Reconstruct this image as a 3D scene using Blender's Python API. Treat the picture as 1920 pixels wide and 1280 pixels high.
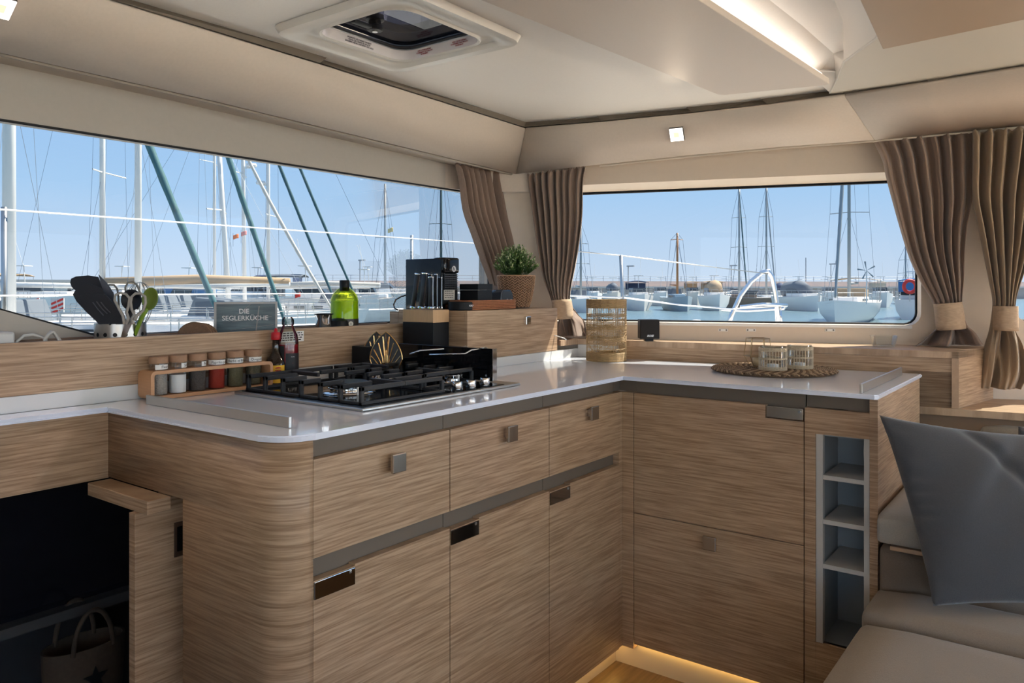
import bpy, bmesh, math, random
from mathutils import Vector, Matrix
random.seed(7)
for o in list(bpy.data.objects): bpy.data.objects.remove(o)
COL = bpy.context.scene.collection
PI = math.pi
# ---------------------------------------------------------------- camera, sky, sun, exposure
F = 1449.0; CX = 960.0; HY = 541.0; EYE = 1.2
TH = math.atan(1083.0/1449.0)
FW = (-math.sin(TH), math.cos(TH)); RT = (math.cos(TH), math.sin(TH))
cam = bpy.data.objects.new('camera', bpy.data.cameras.new('camera')); COL.objects.link(cam)
cam.location = (0, 0, EYE); cam.rotation_euler = (PI/2, 0, TH)
cam.data.sensor_width = 36.0; cam.data.lens = F/1920*36.0
cam.data.shift_y = -(640-HY)/1920.0
cam.data.clip_end = 2000; cam.data.clip_start = 0.02
bpy.context.scene.camera = cam
sc = bpy.context.scene
sc.view_settings.view_transform = 'Standard'; sc.view_settings.look = 'None'
sc.view_settings.exposure = 0.60; sc.view_settings.gamma = 1.0; sc.view_settings.use_curve_mapping = False

world = bpy.data.worlds.new('world'); sc.world = world; world.use_nodes = True
wn = world.node_tree; wn.nodes.clear()
wo = wn.nodes.new('ShaderNodeOutputWorld'); wb = wn.nodes.new('ShaderNodeBackground')
tc = wn.nodes.new('ShaderNodeTexCoord'); sp = wn.nodes.new('ShaderNodeSeparateXYZ'); cr = wn.nodes.new('ShaderNodeValToRGB')
wn.links.new(tc.outputs['Generated'], sp.inputs[0]); wn.links.new(sp.outputs['Z'], cr.inputs[0])
wn.links.new(cr.outputs[0], wb.inputs[0]); wn.links.new(wb.outputs[0], wo.inputs[0])
cr.color_ramp.elements[0].position = 0.0; cr.color_ramp.elements[0].color = (0.78, 0.83, 0.90, 1)
cr.color_ramp.elements[1].position = 0.9; cr.color_ramp.elements[1].color = (0.42, 0.56, 0.80, 1)
e = cr.color_ramp.elements.new(0.12); e.color = (0.51, 0.71, 0.92, 1)
e = cr.color_ramp.elements.new(0.32); e.color = (0.34, 0.56, 0.88, 1)
SKY = 4.0
wb.inputs[1].default_value = SKY
SUN_TO = Vector((0.390, 0.735, 1.07)).normalized()
sun = bpy.data.objects.new('sun', bpy.data.lights.new('sun', 'SUN')); COL.objects.link(sun)
sun.data.energy = 46.0; sun.data.angle = 0.009; sun.data.color = (1.0, 0.84, 0.64)
sun.rotation_euler = SUN_TO.to_track_quat('Z', 'Y').to_euler()

# ---------------------------------------------------------------- measuring helpers (pixel of the photo -> point on a real plane)
def ray(px, py):
    a = (px-CX)/F
    return (FW[0]+RT[0]*a, FW[1]+RT[1]*a, (HY-py)/F)
def atZ(px, py, z):
    r = ray(px, py); t = (z-EYE)/r[2]; return Vector((r[0]*t, r[1]*t, z))
def atX(px, py, x):
    r = ray(px, py); t = x/r[0]; return Vector((x, r[1]*t, EYE+r[2]*t))
def atY(px, py, y):
    r = ray(px, py); t = y/r[1]; return Vector((r[0]*t, y, EYE+r[2]*t))
def atD(px, py, d):
    r = ray(px, py); return Vector((r[0]*d, r[1]*d, EYE+r[2]*d))
WD = Vector((.946, .323, 0)).normalized(); WN = Vector((-WD.y, WD.x, 0)); WP = Vector((-1.245, 2.855, 0))
def W(s, z, off=0.0):          # point on the front wall: s along it, off towards the inside
    return WP + WD*s - WN*off + Vector((0, 0, z))
def atW(px, py, off=0.0):
    r = Vector(ray(px, py)); c = WN.dot(WP)-off; t = c/(r.x*WN.x+r.y*WN.y); return Vector((r.x*t, r.y*t, EYE+r.z*t))
def sW(p): return (p-WP).dot(WD)

# ---------------------------------------------------------------- materials
MATS = {}
def nodes(name):
    m = bpy.data.materials.new(name); m.use_nodes = True
    nt = m.node_tree; b = nt.nodes['Principled BSDF']
    return m, nt, b
def mat(name, col, rough=0.5, metal=0.0, var=0.0, scale=20.0, bump=0.0, trans=0.0, ior=1.45, emit=None, es=0.0, alpha=1.0, spec=None, sheen=0.0, stretch=None, coat=0.0):
    if name in MATS: return MATS[name]
    m, nt, b = nodes(name)
    b.inputs['Base Color'].default_value = (*col, 1); b.inputs['Roughness'].default_value = rough
    b.inputs['Metallic'].default_value = metal; b.inputs['Transmission Weight'].default_value = trans
    b.inputs['IOR'].default_value = ior; b.inputs['Alpha'].default_value = alpha
    b.inputs['Sheen Weight'].default_value = sheen; b.inputs['Coat Weight'].default_value = coat
    if spec is not None: b.inputs['Specular IOR Level'].default_value = spec
    if emit: b.inputs['Emission Color'].default_value = (*emit, 1); b.inputs['Emission Strength'].default_value = es
    if var > 0 or bump > 0:
        t = nt.nodes.new('ShaderNodeTexCoord'); mp = nt.nodes.new('ShaderNodeMapping')
        nt.links.new(t.outputs['Object'], mp.inputs[0])
        if stretch: mp.inputs['Scale'].default_value = stretch
        n = nt.nodes.new('ShaderNodeTexNoise'); n.inputs['Scale'].default_value = scale; n.inputs['Detail'].default_value = 4
        nt.links.new(mp.outputs[0], n.inputs[0])
        if var > 0:
            mx = nt.nodes.new('ShaderNodeMix'); mx.data_type = 'RGBA'
            mx.inputs[6].default_value = (*[c*(1-var) for c in col], 1); mx.inputs[7].default_value = (*[min(1, c*(1+var)) for c in col], 1)
            nt.links.new(n.outputs[0], mx.inputs[0]); nt.links.new(mx.outputs[2], b.inputs['Base Color'])
        if bump > 0:
            bp = nt.nodes.new('ShaderNodeBump'); bp.inputs['Strength'].default_value = bump; bp.inputs['Distance'].default_value = 0.002
            nt.links.new(n.outputs[0], bp.inputs['Height']); nt.links.new(bp.outputs[0], b.inputs['Normal'])
    MATS[name] = m; return m
def wood(name, light, dark, sc3, rough=0.45, bump=0.15):
    m, nt, b = nodes(name)
    g = nt.nodes.new('ShaderNodeNewGeometry'); mp = nt.nodes.new('ShaderNodeMapping'); mp.inputs['Scale'].default_value = sc3
    nt.links.new(g.outputs['Position'], mp.inputs[0])
    n1 = nt.nodes.new('ShaderNodeTexNoise'); n1.inputs['Scale'].default_value = 1.0; n1.inputs['Detail'].default_value = 5; n1.inputs['Roughness'].default_value = .6; n1.inputs['Distortion'].default_value = .35
    nt.links.new(mp.outputs[0], n1.inputs[0])
    n2 = nt.nodes.new('ShaderNodeTexNoise'); n2.inputs['Scale'].default_value = 2.2; n2.inputs['Detail'].default_value = 2
    nt.links.new(g.outputs['Position'], n2.inputs[0])
    r = nt.nodes.new('ShaderNodeValToRGB'); r.color_ramp.elements[0].position = .37; r.color_ramp.elements[1].position = .62
    r.color_ramp.elements[0].color = (*dark, 1); r.color_ramp.elements[1].color = (*light, 1)
    nt.links.new(n1.outputs[0], r.inputs[0])
    mx = nt.nodes.new('ShaderNodeMix'); mx.data_type = 'RGBA'; mx.blend_type = 'MULTIPLY'; mx.inputs[0].default_value = .35
    nt.links.new(r.outputs[0], mx.inputs[6]); nt.links.new(n2.outputs[1], mx.inputs[7])
    ad = nt.nodes.new('ShaderNodeMix'); ad.data_type = 'RGBA'; ad.inputs[0].default_value = 0.75
    nt.links.new(mx.outputs[2], ad.inputs[6]); nt.links.new(r.outputs[0], ad.inputs[7])
    nt.links.new(ad.outputs[2], b.inputs['Base Color']); b.inputs['Roughness'].default_value = rough
    bp = nt.nodes.new('ShaderNodeBump'); bp.inputs['Strength'].default_value = bump; bp.inputs['Distance'].default_value = 0.0015
    nt.links.new(n1.outputs[0], bp.inputs['Height']); nt.links.new(bp.outputs[0], b.inputs['Normal'])
    MATS[name] = m; return m
OAK = wood('oak_veneer', (.52, .36, .23), (.30, .185, .105), (7.0, 7.0, 230.0))
OAKTOP = wood('oak_veneer_flat', (.56, .40, .27), (.37, .25, .16), (3.0, 130.0, 3.0))
OAKEDGE = mat('oak_edge', (.47, .325, .215), .5, var=.15, scale=60)
FLOORW = wood('floor_oak', (.19, .125, .065), (.12, .075, .035), (90.0, 4.0, 3.0), .35)
REVEAL = mat('taupe_reveal', (.155, .125, .095), .55)
QUARTZ = mat('white_worktop_sky_tint', (.80, .845, .96), .14, var=.02, scale=6, coat=.5)  # white stone, with blue skylight from the windows mixed into its colour
LINER = mat('beige_vinyl_liner', (.62, .53, .45), .6, var=.05, scale=120, bump=.12)
LINERL = mat('greige_wall_liner', (.46, .425, .38), .6, var=.04, scale=90, bump=.08)
LINERW = mat('warm_wall_liner', (.66, .56, .46), .55, var=.03, scale=60, bump=.05)
CEIL = mat('ceiling_vinyl', (.84, .80, .745), .5, var=.03, scale=160, bump=.15)
PANEL = mat('ceiling_panel_fabric', (.62, .54, .47), .5, var=.03, scale=200, bump=.1)
GEL = mat('white_gelcoat', (.78, .77, .76), .25)
STEEL = mat('brushed_steel', (.50, .49, .47), .32, metal=1.0)
CHROME = mat('chrome', (.75, .73, .72), .08, metal=1.0)
SATIN = mat('satin_nickel', (.50, .46, .42), .22, metal=1.0)
BLACKM = mat('matt_black', (.010, .010, .011), .45, spec=.25)
GLOSSB = mat('gloss_black', (.006, .006, .007), .07, spec=.4)
RUBBER = mat('black_rubber', (.015, .015, .018), .6)
WHITEP = mat('white_plastic', (.75, .75, .74), .35)
GREYP = mat('cool_grey_niche', (.30, .335, .36), .5)
CURT = mat('brown_linen_curtain', (.25, .175, .135), .9, var=.22, scale=260, bump=.3, sheen=.3, stretch=(1, 1, .12))
CURTL = mat('sunlit_linen_curtain', (.30, .215, .14), .9, var=.2, scale=260, bump=.3, sheen=.3, stretch=(1, 1, .12))  # same linen as the brown curtains, sunlight on it put into the colour
TIEM = mat('linen_tieback', (.48, .35, .24), .9, var=.25, scale=220, bump=.3, stretch=(.3, .3, 1))
SOFA = mat('taupe_linen_upholstery', (.25, .205, .165), .95, var=.18, scale=420, bump=.35, sheen=.2)
SOFAL = mat('light_linen_upholstery', (.34, .315, .28), .95, var=.18, scale=420, bump=.35, sheen=.2)
PILLOW = mat('slate_linen', (.060, .064, .072), .9, var=.18, scale=380, bump=.3, sheen=.3)
def glass_pane(name, tint, refl=.5, rough=0.0):
    m = bpy.data.materials.new(name); m.use_nodes = True; nt = m.node_tree; nt.nodes.clear()
    o = nt.nodes.new('ShaderNodeOutputMaterial'); t = nt.nodes.new('ShaderNodeBsdfTransparent'); t.inputs[0].default_value = (*tint, 1)
    g = nt.nodes.new('ShaderNodeBsdfGlossy'); g.inputs['Roughness'].default_value = rough; g.inputs[0].default_value = (.9, .9, .9, 1)
    f = nt.nodes.new('ShaderNodeFresnel'); f.inputs[0].default_value = 1.45
    mu = nt.nodes.new('ShaderNodeMath'); mu.operation = 'MULTIPLY'; mu.inputs[1].default_value = refl
    nt.links.new(f.outputs[0], mu.inputs[0])
    x = nt.nodes.new('ShaderNodeMixShader'); nt.links.new(mu.outputs[0], x.inputs[0]); nt.links.new(t.outputs[0], x.inputs[1]); nt.links.new(g.outputs[0], x.inputs[2])
    nt.links.new(x.outputs[0], o.inputs[0]); MATS[name] = m; return m
WINGLASS = glass_pane('dimming_window_glass', (.126, .143, .160), .25)  # dark tint added to hold down the bright outside view
SIDEGLASS = glass_pane('side_window_glass', (.80, .80, .78), .3)  # made clearer than the other panes so unseen starboard windows fill the room
CLEAR = glass_pane('clear_glass', (.95, .96, .96), .45)
SMOKE = glass_pane('smoked_acrylic', (.013, .0145, .022), .5)

# ---------------------------------------------------------------- mesh helpers
class MB:
    def __init__(s): s.bm = bmesh.new()
    def box(s, x0, x1, y0, y1, z0, z1, bev=0.0, mtx=None, seg=2):
        r = bmesh.ops.create_cube(s.bm, size=1.0); vs = r['verts']
        m = Matrix.Translation(((x0+x1)/2, (y0+y1)/2, (z0+z1)/2)) @ Matrix.Diagonal((abs(x1-x0), abs(y1-y0), abs(z1-z0), 1))
        if mtx: m = mtx @ m
        bmesh.ops.transform(s.bm, matrix=m, verts=vs)
        if bev > 0:
            es = list({e for v in vs for e in v.link_edges})
            bmesh.ops.bevel(s.bm, geom=es, offset=bev, segments=seg, affect='EDGES', profile=.5, clamp_overlap=True)
        return s
    def quad(s, *pts):
        s.bm.faces.new([s.bm.verts.new(p) for p in pts]); return s
    def prism(s, pts, vec, bev=0.0):
        vec = Vector(vec); a = [s.bm.verts.new(p) for p in pts]; b = [s.bm.verts.new(Vector(p)+vec) for p in pts]
        n = len(a); s.bm.faces.new(a); s.bm.faces.new(b[::-1])
        for i in range(n): s.bm.faces.new((a[i], b[i], b[(i+1) % n], a[(i+1) % n]))
        if bev > 0:
            es = list({e for v in a+b for e in v.link_edges})
            bmesh.ops.bevel(s.bm, geom=es, offset=bev, segments=2, affect='EDGES', profile=.5, clamp_overlap=True)
        return s
    def tube(s, pts, r, n=8, r2=None, closed=False, cap=True):
        pts = [Vector(p) for p in pts]; k = len(pts); rings = []
        up = None
        for i in range(k):
            if closed: d = pts[(i+1) % k]-pts[i-1]
            elif i == 0: d = pts[1]-pts[0]
            elif i == k-1: d = pts[-1]-pts[-2]
            else: d = (pts[i+1]-pts[i]).normalized()+(pts[i]-pts[i-1]).normalized()
            if d.length < 1e-9: d = Vector((0, 0, 1))
            d.normalize()
            if up is None: up = Vector((0, 0, 1)) if abs(d.z) < .9 else Vector((1, 0, 0))
            a = d.cross(up)
            if a.length < 1e-4: a = d.orthogonal()
            a.normalize(); b = a.cross(d).normalized(); up = b
            if callable(r): rr = r(i/(k-1))
            elif r2 is not None: rr = r+(r2-r)*i/(k-1)
            else: rr = r
            rings.append([s.bm.verts.new(pts[i]+a*(rr*math.cos(2*PI*j/n))+b*(rr*math.sin(2*PI*j/n))) for j in range(n)])
        for i in range(k if closed else k-1):
            p, q = rings[i], rings[(i+1) % k]
            for j in range(n): s.bm.faces.new((p[j], p[(j+1) % n], q[(j+1) % n], q[j]))
        if cap and not closed: s.bm.faces.new(rings[0][::-1]); s.bm.faces.new(rings[-1])
        return s
    def lathe(s, prof, n=24, o=(0, 0, 0), sx=1.0, sy=1.0, mtx=None):
        o = Vector(o); rings = []
        for (r, z) in prof:
            if r < 1e-6: v = [s.bm.verts.new(o+Vector((0, 0, z)))]
            else: v = [s.bm.verts.new(o+Vector((r*sx*math.cos(2*PI*j/n), r*sy*math.sin(2*PI*j/n), z))) for j in range(n)]
            rings.append(v)
        for p, q in zip(rings, rings[1:]):
            if len(p) == 1 and len(q) == 1: continue
            if len(p) == 1:
                for j in range(n): s.bm.faces.new((p[0], q[(j+1) % n], q[j]))
            elif len(q) == 1:
                for j in range(n): s.bm.faces.new((p[j], p[(j+1) % n], q[0]))
            else:
                for j in range(n): s.bm.faces.new((p[j], p[(j+1) % n], q[(j+1) % n], q[j]))
        if mtx: bmesh.ops.transform(s.bm, matrix=mtx, verts=[v for r in rings for v in r])
        return s
    def grid(s, fn, nu, nv, close_u=False):
        vs = [[s.bm.verts.new(fn(i/nu, j/nv)) for i in range(nu if close_u else nu+1)] for j in range(nv+1)]
        w = len(vs[0])
        for j in range(nv):
            for i in range(w if close_u else w-1):
                s.bm.faces.new((vs[j][i], vs[j][(i+1) % w], vs[j+1][(i+1) % w], vs[j+1][i]))
        return s
    def build(s, name, m, parent=None, smooth=False, loc=None, solid=0.0, sub=0, label=None, cat=None, group=None, kind=None, autosmooth=False):
        if smooth: bmesh.ops.remove_doubles(s.bm, verts=s.bm.verts, dist=2e-6)
        bmesh.ops.recalc_face_normals(s.bm, faces=s.bm.faces)
        me = bpy.data.meshes.new(name)
        if loc is not None: bmesh.ops.translate(s.bm, vec=-Vector(loc), verts=s.bm.verts)
        s.bm.to_mesh(me); s.bm.free(); me.materials.append(m)
        o = bpy.data.objects.new(name, me); COL.objects.link(o)
        if parent: 
            o.parent = parent
            if loc is None and parent.get('_w'): me.transform(Matrix.Translation(-Vector(parent['_w']))); o['_w'] = list(parent['_w'])
        if loc is not None: o.location = Vector(loc) - (Vector(parent['_w']) if parent and parent.get('_w') else Vector())
        if smooth:
            for p in me.polygons: p.use_smooth = True
            if autosmooth:
                try: me.set_sharp_from_angle(angle=math.radians(38))
                except Exception: pass
        if solid:
            md = o.modifiers.new('solid', 'SOLIDIFY'); md.thickness = solid; md.offset = 0
        if sub: md = o.modifiers.new('sub', 'SUBSURF'); md.levels = sub; md.render_levels = sub
        tag(o, label, cat, group, kind)
        return o
def tag(o, label=None, cat=None, group=None, kind=None):
    if label: o['label'] = label
    if cat: o['category'] = cat
    if group: o['group'] = group
    if kind: o['kind'] = kind
    return o
def thing(name, label, cat, loc=(0, 0, 0), rz=0.0, group=None):
    # parts may be modelled in the thing's own frame (rz or local) or in world coordinates via thing_w
    o = bpy.data.objects.new(name, None); COL.objects.link(o); o.location = loc; o.rotation_euler = (0, 0, rz); o.empty_display_size = .05
    return tag(o, label, cat, group)
def thing_w(name, label, cat, loc, group=None, kind=None):      # parts are modelled in world coordinates, shifted to its base
    o = thing(name, label, cat, loc, 0, group); o['_w'] = [float(v) for v in loc]
    if kind: o['kind'] = kind
    return o
def copy_tree(o, parent=None):
    c = o.copy(); COL.objects.link(c)
    if parent: c.parent = parent
    for ch in list(o.children): copy_tree(ch, c)
    return c
def struct(mb, name, m, parent=None, **k):
    return mb.build(name, m, parent, kind=None if parent else 'structure', **k)
def text(s, size, m, parent, mtx, name='lettering', ext=.0003, align='CENTER', label=None, bold=0.0, shear=0.0):
    cu = bpy.data.curves.new('txt', 'FONT'); cu.body = s; cu.size = size; cu.extrude = ext; cu.align_x = align; cu.align_y = 'CENTER'; cu.offset = bold; cu.shear = shear; cu.resolution_u = 3
    cu.space_line = .95
    t = bpy.data.objects.new('txt', cu); COL.objects.link(t)
    bpy.context.view_layer.update()
    me = bpy.data.meshes.new_from_object(t.evaluated_get(bpy.context.evaluated_depsgraph_get()))
    bpy.data.objects.remove(t); bpy.data.curves.remove(cu)
    me.materials.clear(); me.materials.append(m)
    o = bpy.data.objects.new(name, me); COL.objects.link(o)
    if parent is not None:
        o.parent = parent
        if parent.get('_w'): mtx = Matrix.Translation(-Vector(parent['_w'])) @ mtx
    me.transform(mtx)
    if label: o['label'] = label
    return o
def frame(o, xd, yd):       # matrix with x axis xd, y axis yd at o
    xd = Vector(xd).normalized(); yd = Vector(yd).normalized(); zd = xd.cross(yd)
    return Matrix(((xd.x, yd.x, zd.x, o[0]), (xd.y, yd.y, zd.y, o[1]), (xd.z, yd.z, zd.z, o[2]), (0, 0, 0, 1)))
def V(*a): return Vector(a)
# ---------------------------------------------------------------- room shell
def holed(name, outer, holes, to3, m, outer2=None, holes2=None, to3b=None, kind='structure', **k):
    """flat panel with openings; to3 / to3b give the near and far skin"""
    bm = bmesh.new()
    def skin(out, hs, f):
        loops = []; es = []
        for lp in [out]+hs:
            vs = [bm.verts.new(f(*p)) for p in lp]; loops.append(vs)
            for i in range(len(vs)): es.append(bm.edges.new((vs[i], vs[(i+1) % len(vs)])))
        bmesh.ops.triangle_fill(bm, use_beauty=True, use_dissolve=False, edges=es)
        return loops
    a = skin(outer, holes, to3)
    b = skin(outer2 or outer, holes2 or holes, to3b)
    for p, q in zip(a, b):
        n = len(p)
        for i in range(n): bm.faces.new((p[i], p[(i+1) % n], q[(i+1) % n], q[i]))
    mb = MB(); mb.bm.free(); mb.bm = bm
    return mb.build(name, m, kind=kind, **k)
def rrect(u0, u1, v0, v1, r, n=5):
    pts = []
    for (cu, cv, a0) in ((u1-r, v1-r, 0), (u0+r, v1-r, PI/2), (u0+r, v0+r, PI), (u1-r, v0+r, 1.5*PI)):
        for i in range(n+1):
            a = a0+PI/2*i/n; pts.append((cu+r*math.cos(a), cv+r*math.sin(a)))
    return pts
XW = -2.05
# left wall, window with a sloping lower aft corner
lw = [(-.55, 1.575), (-.50, 1.60), (2.575, 1.60), (2.585, 1.59), (2.585, 1.075), (.965, 1.075), (.94, 1.082)]
lw2 = rrect(-2.5, -.95, 1.08, 1.6, .05)
holed('wall_left', [(-3.0, .755), (2.70, .755), (2.70, 2.02), (-3.0, 2.02)], [lw, lw2], lambda y, z: V(XW, y, z), LINERL, to3b=lambda y, z: V(XW-.06, y, z))
# front wall
S0 = sW(V(XW-.06, 2.58, 0)); S0 = -.80
s1a = sW(atW(1004, 500)); s1b = sW(atW(1727, 500)); s2a = sW(atW(1903, 500)); s2b = s2a+1.1
inn1 = rrect(s1a, s1b, 1.066, 1.625, .045); out1 = rrect(s1a, s1b, 1.066, 1.60, .045)
inn2 = rrect(s2a, s2b, 1.085, 1.635, .045); out2 = rrect(s2a, s2b, 1.085, 1.61, .045)
holed('wall_front', [(S0, -.1), (2.6, -.1), (2.6, 2.02), (S0, 2.02)], [inn1, inn2], lambda s, z: W(s, z), LINERW, holes2=[out1, out2], to3b=lambda s, z: W(s, z, -.085))
# rounded corner pillar between the left and the front windows
mb = MB()
pa = [V(XW-.02, 2.588, 0), V(XW+.02, 2.592, 0), V(-1.985, 2.60, 0), V(-1.93, 2.612, 0), V(-1.84, 2.640, 0), V(-1.78, 2.665, 0)]
for i in range(5): mb.quad(pa[i]+V(0, 0, .9), pa[i+1]+V(0, 0, .9), pa[i+1]+V(0, 0, 1.60), pa[i]+V(0, 0, 1.60))
struct(mb, 'trim_2', LINERW, smooth=True)
mb = MB()
pb = [V(XW+.001, 2.30, 0), V(XW+.03, 2.44, 0), V(-1.97, 2.51, 0), V(-1.91, 2.56, 0), V(-1.83, 2.61, 0), V(-1.68, 2.675, 0)]
for i in range(5): mb.quad(pb[i]+V(0, 0, 1.60), pb[i+1]+V(0, 0, 1.60), pb[i+1]+V(0, 0, 1.72), pb[i]+V(0, 0, 1.72))
for i in range(5): mb.quad(pa[i]+V(0, 0, 1.60), pa[i+1]+V(0, 0, 1.60), pb[i+1]+V(0, 0, 1.60), pb[i]+V(0, 0, 1.60))
struct(mb, 'trim_3', LINER, smooth=True, autosmooth=True)

def window(name, loop, f_in, f_glass, rad, gm=None):
    t = thing(name, None, None); t['kind'] = 'structure'
    mb = MB(); mb.bm.faces.new([mb.bm.verts.new(f_glass(*p)) for p in loop]); mb.build('glass_pane', gm or WINGLASS, t)
    mb = MB(); mb.tube([f_in(*p) for p in loop], rad, n=6, closed=True); mb.build('gasket', RUBBER, t, smooth=True)
    return t
window('window_1', lw, lambda y, z: V(XW-.008, y, z), lambda y, z: V(XW-.03, y, z), .006)
window('window_2', lw2, lambda y, z: V(XW-.008, y, z), lambda y, z: V(XW-.03, y, z), .006)
window('window_3', out1, lambda s, z: W(s, z, -.078), lambda s, z: W(s, z, -.07), .007)
window('window_4', out2, lambda s, z: W(s, z, -.078), lambda s, z: W(s, z, -.07), .007)
# white lip under the front window
mb = MB(); mb.prism([W(s1a, 1.066, 0), W(s1b-.03, 1.066, 0), W(s1b-.03, 1.056, 0), W(s1a, 1.054, 0)], WN*-.006); 
mb.prism([W(s2a+.03, 1.085, 0), W(s2b, 1.085, 0), W(s2b, 1.073, 0), W(s2a+.03, 1.073, 0)], WN*-.006)
struct(mb, 'trim_4', GEL)

# unseen aft opening and starboard windows, sized to let fill light in
holed('wall_back', [(-2.1, -1.2), (2.7, -1.2), (2.7, 2.02), (-2.1, 2.02)], [[(.3, 0.95), (1.9, .95), (1.9, 1.8), (.3, 1.8)]], lambda x, z: V(x, -3.0, z), LINER, to3b=lambda x, z: V(x, -3.06, z))
rw = rrect(-2.8, .15, .78, 1.66, .05); rw2 = rrect(.3, 3.2, .78, 1.66, .05)
holed('wall_right', [(-3.0, -1.2), (3.6, -1.2), (3.6, 2.02), (-3.0, 2.02)], [rw, rw2], lambda y, z: V(2.7, y, z), LINER, to3b=lambda y, z: V(2.76, y, z))
window('window_5', rw, lambda y, z: V(2.71, y, z), lambda y, z: V(2.73, y, z), .006, SIDEGLASS)
window('window_6', rw2, lambda y, z: V(2.71, y, z), lambda y, z: V(2.73, y, z), .006, SIDEGLASS)
DECK = mat('deck_gelcoat', (.76, .73, .68), .6)  # unseen decks, laid out and lightened to bounce sunlight into the saloon
mb = MB(); mb.box(-4.0, 5.0, -9.5, -3.06, -.12, -.02); struct(mb, 'cockpit_sole', DECK)
mb = MB(); mb.box(-4.05, -2.13, -3.06, 7.3, .60, .72); mb.box(2.78, 4.6, -3.06, 5.4, .60, .72); mb.prism([(-2.13, 2.72, .60), (2.78, 4.4, .60), (2.78, 7.3, .60), (-2.13, 7.3, .60)], (0, 0, .12)); struct(mb, 'side_deck', DECK)

# floor with the stair well to port
mb = MB(); mb.box(-1.62, 2.7, -3.0, 4.0, -.04, 0); mb.box(-2.05, -1.62, .95, 4.0, -.04, 0)
struct(mb, 'floor', FLOORW)

# ---------------------------------------------------------------- ceiling
ZC = 1.865
hx0, hx1, hy0, hy1 = -1.60, -1.29, 1.285, 1.61
hin = rrect(hx0, hx1, hy0, hy1, .055)
holed('ceiling', [(-2.08, -3.0), (-.9, -3.0), (-.80, 2.0), (-.68, 2.42), (-.60, 2.52), (-.55, 3.0), (-2.08, 2.95)], [hin], lambda x, y: V(x, y, ZC), CEIL, to3b=lambda x, y: V(x, y, ZC+.02))
holed('roof', [(-2.2, -3.1), (2.8, -3.1), (2.8, 3.9), (1.2, 3.8), (-.3, 3.28), (-2.15, 2.66)], [hin], lambda x, y: V(x, y, 1.96), GEL, to3b=lambda x, y: V(x, y, 2.05))
# dropped panel
def ext(p, q, y):          # continue the line q->p beyond p to the given y
    t = (y-p.y)/(q.y-p.y); return p+(q-p)*t
P1, P2 = atZ(1350, 179, 1.82), atZ(1557, 159, 1.82); P0, P3 = atZ(900, 0, 1.82), atZ(1310, 0, 1.82)
P0e, P3e = ext(P0, P1, -2.9), ext(P3, P2, -2.9)
mb = MB()
c1 = P1+(P0-P1).normalized()*.015; c1b = P1+(P2-P1).normalized()*.015
c2 = P2+(P1-P2).normalized()*.012; c2b = P2+(P3-P2).normalized()*.012
mb.prism([P0e, c1, c1b, c2, c2b, P3e], (0, 0, .018), bev=.002)
struct(mb, 'ceiling_panel', PANEL)
# coffer beside the panel: lit slope, flat top, slope down to the seam
def strip(name, A, B, m, n=None, **k):
    mb = MB()
    for i in range(len(A)-1): mb.quad(A[i], A[i+1], B[i+1], B[i])
    return struct(mb, name, m, smooth=True, autosmooth=True, **k)
up = V(0, 0, .03)
L0 = [ext(P3, P2, -2.9)+up+V(-.08, 0, 0), P3+up+V(-.08, 0, 0), (P3+P2)/2+up+V(-.07, 0, 0), P2+V(-.05, .015, .03)]
A1 = [atZ(1443, 0, 1.91), atZ(1503, 47, 1.908), atZ(1563, 100, 1.90)]; A1 = [ext(A1[0], A1[1], -2.9)]+A1
B1 = [atZ(1560, -10, 1.92), atZ(1580, 40, 1.915), atZ(1590, 92, 1.90)]; B1 = [ext(B1[0], B1[1], -2.9)]+B1
Sm = [atZ(1690, -10, 1.85), atZ(1642, 72, 1.85), atZ(1582, 116, 1.85)]; Sm = [ext(Sm[0], V(Sm[0].x, 2, 1.85), -2.9)]+Sm
strip('trim_5', L0, A1, CEIL); strip('trim_6', A1, B1, CEIL)
Bc = [B1[0], B1[1], B1[2], B1[3], A1[3], L0[3]]; Sc = [Sm[0], Sm[1], Sm[2], Sm[3], atZ(1568, 150, 1.85), atZ(1556, 174, 1.85)]
strip('trim_7', Bc, Sc, mat('shaded_ceiling_liner', (.66, .61, .55), .5))  # ceiling liner darkened here, shading of the coffer corner put into the colour
mb = MB(); mb.tube(Sc[1:], .0035, n=6); struct(mb, 'trim_8', mat('seam_piping', (.56, .53, .48), .4), smooth=True)
# flat starboard ceiling beyond the seam
VT = [V(-1.802, 2.5, 1.84), V(-1.50, 2.585, 1.84), V(-1.161, 2.655, 1.84), V(-.90, 2.69, 1.84), V(-.647, 2.706, 1.84)]
VB = [V(-1.9, 2.572, 1.677), V(-1.56, 2.665, 1.695), V(-1.205, 2.763, 1.712), V(-.90, 2.862, 1.724), V(-.611, 2.966, 1.732)]
VT2 = [V(-.647, 2.706, 1.84), V(-.40, 2.70, 1.84), V(-.152, 2.683, 1.84), V(.4, 2.66, 1.84), V(1.4, 2.60, 1.84)]
VB2 = [V(-.611, 2.966, 1.732), V(-.40, 3.04, 1.742), V(-.177, 3.114, 1.754), V(.4, 3.28, 1.76), V(1.4, 3.5, 1.76)]
mb = MB()
poly = [Sc[5]+V(-.02, .3, 0)]+[p.copy() for p in Sc[::-1]]+[V(2.7, -2.9, 1.85), V(2.7, 3.6, 1.85), V(-.6, 3.2, 1.85)]
mb.bm.faces.new([mb.bm.verts.new(p) for p in poly]); 
struct(mb, 'trim_9', mat('grey_ceiling_liner', (.58, .54, .47), .55))
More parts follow.
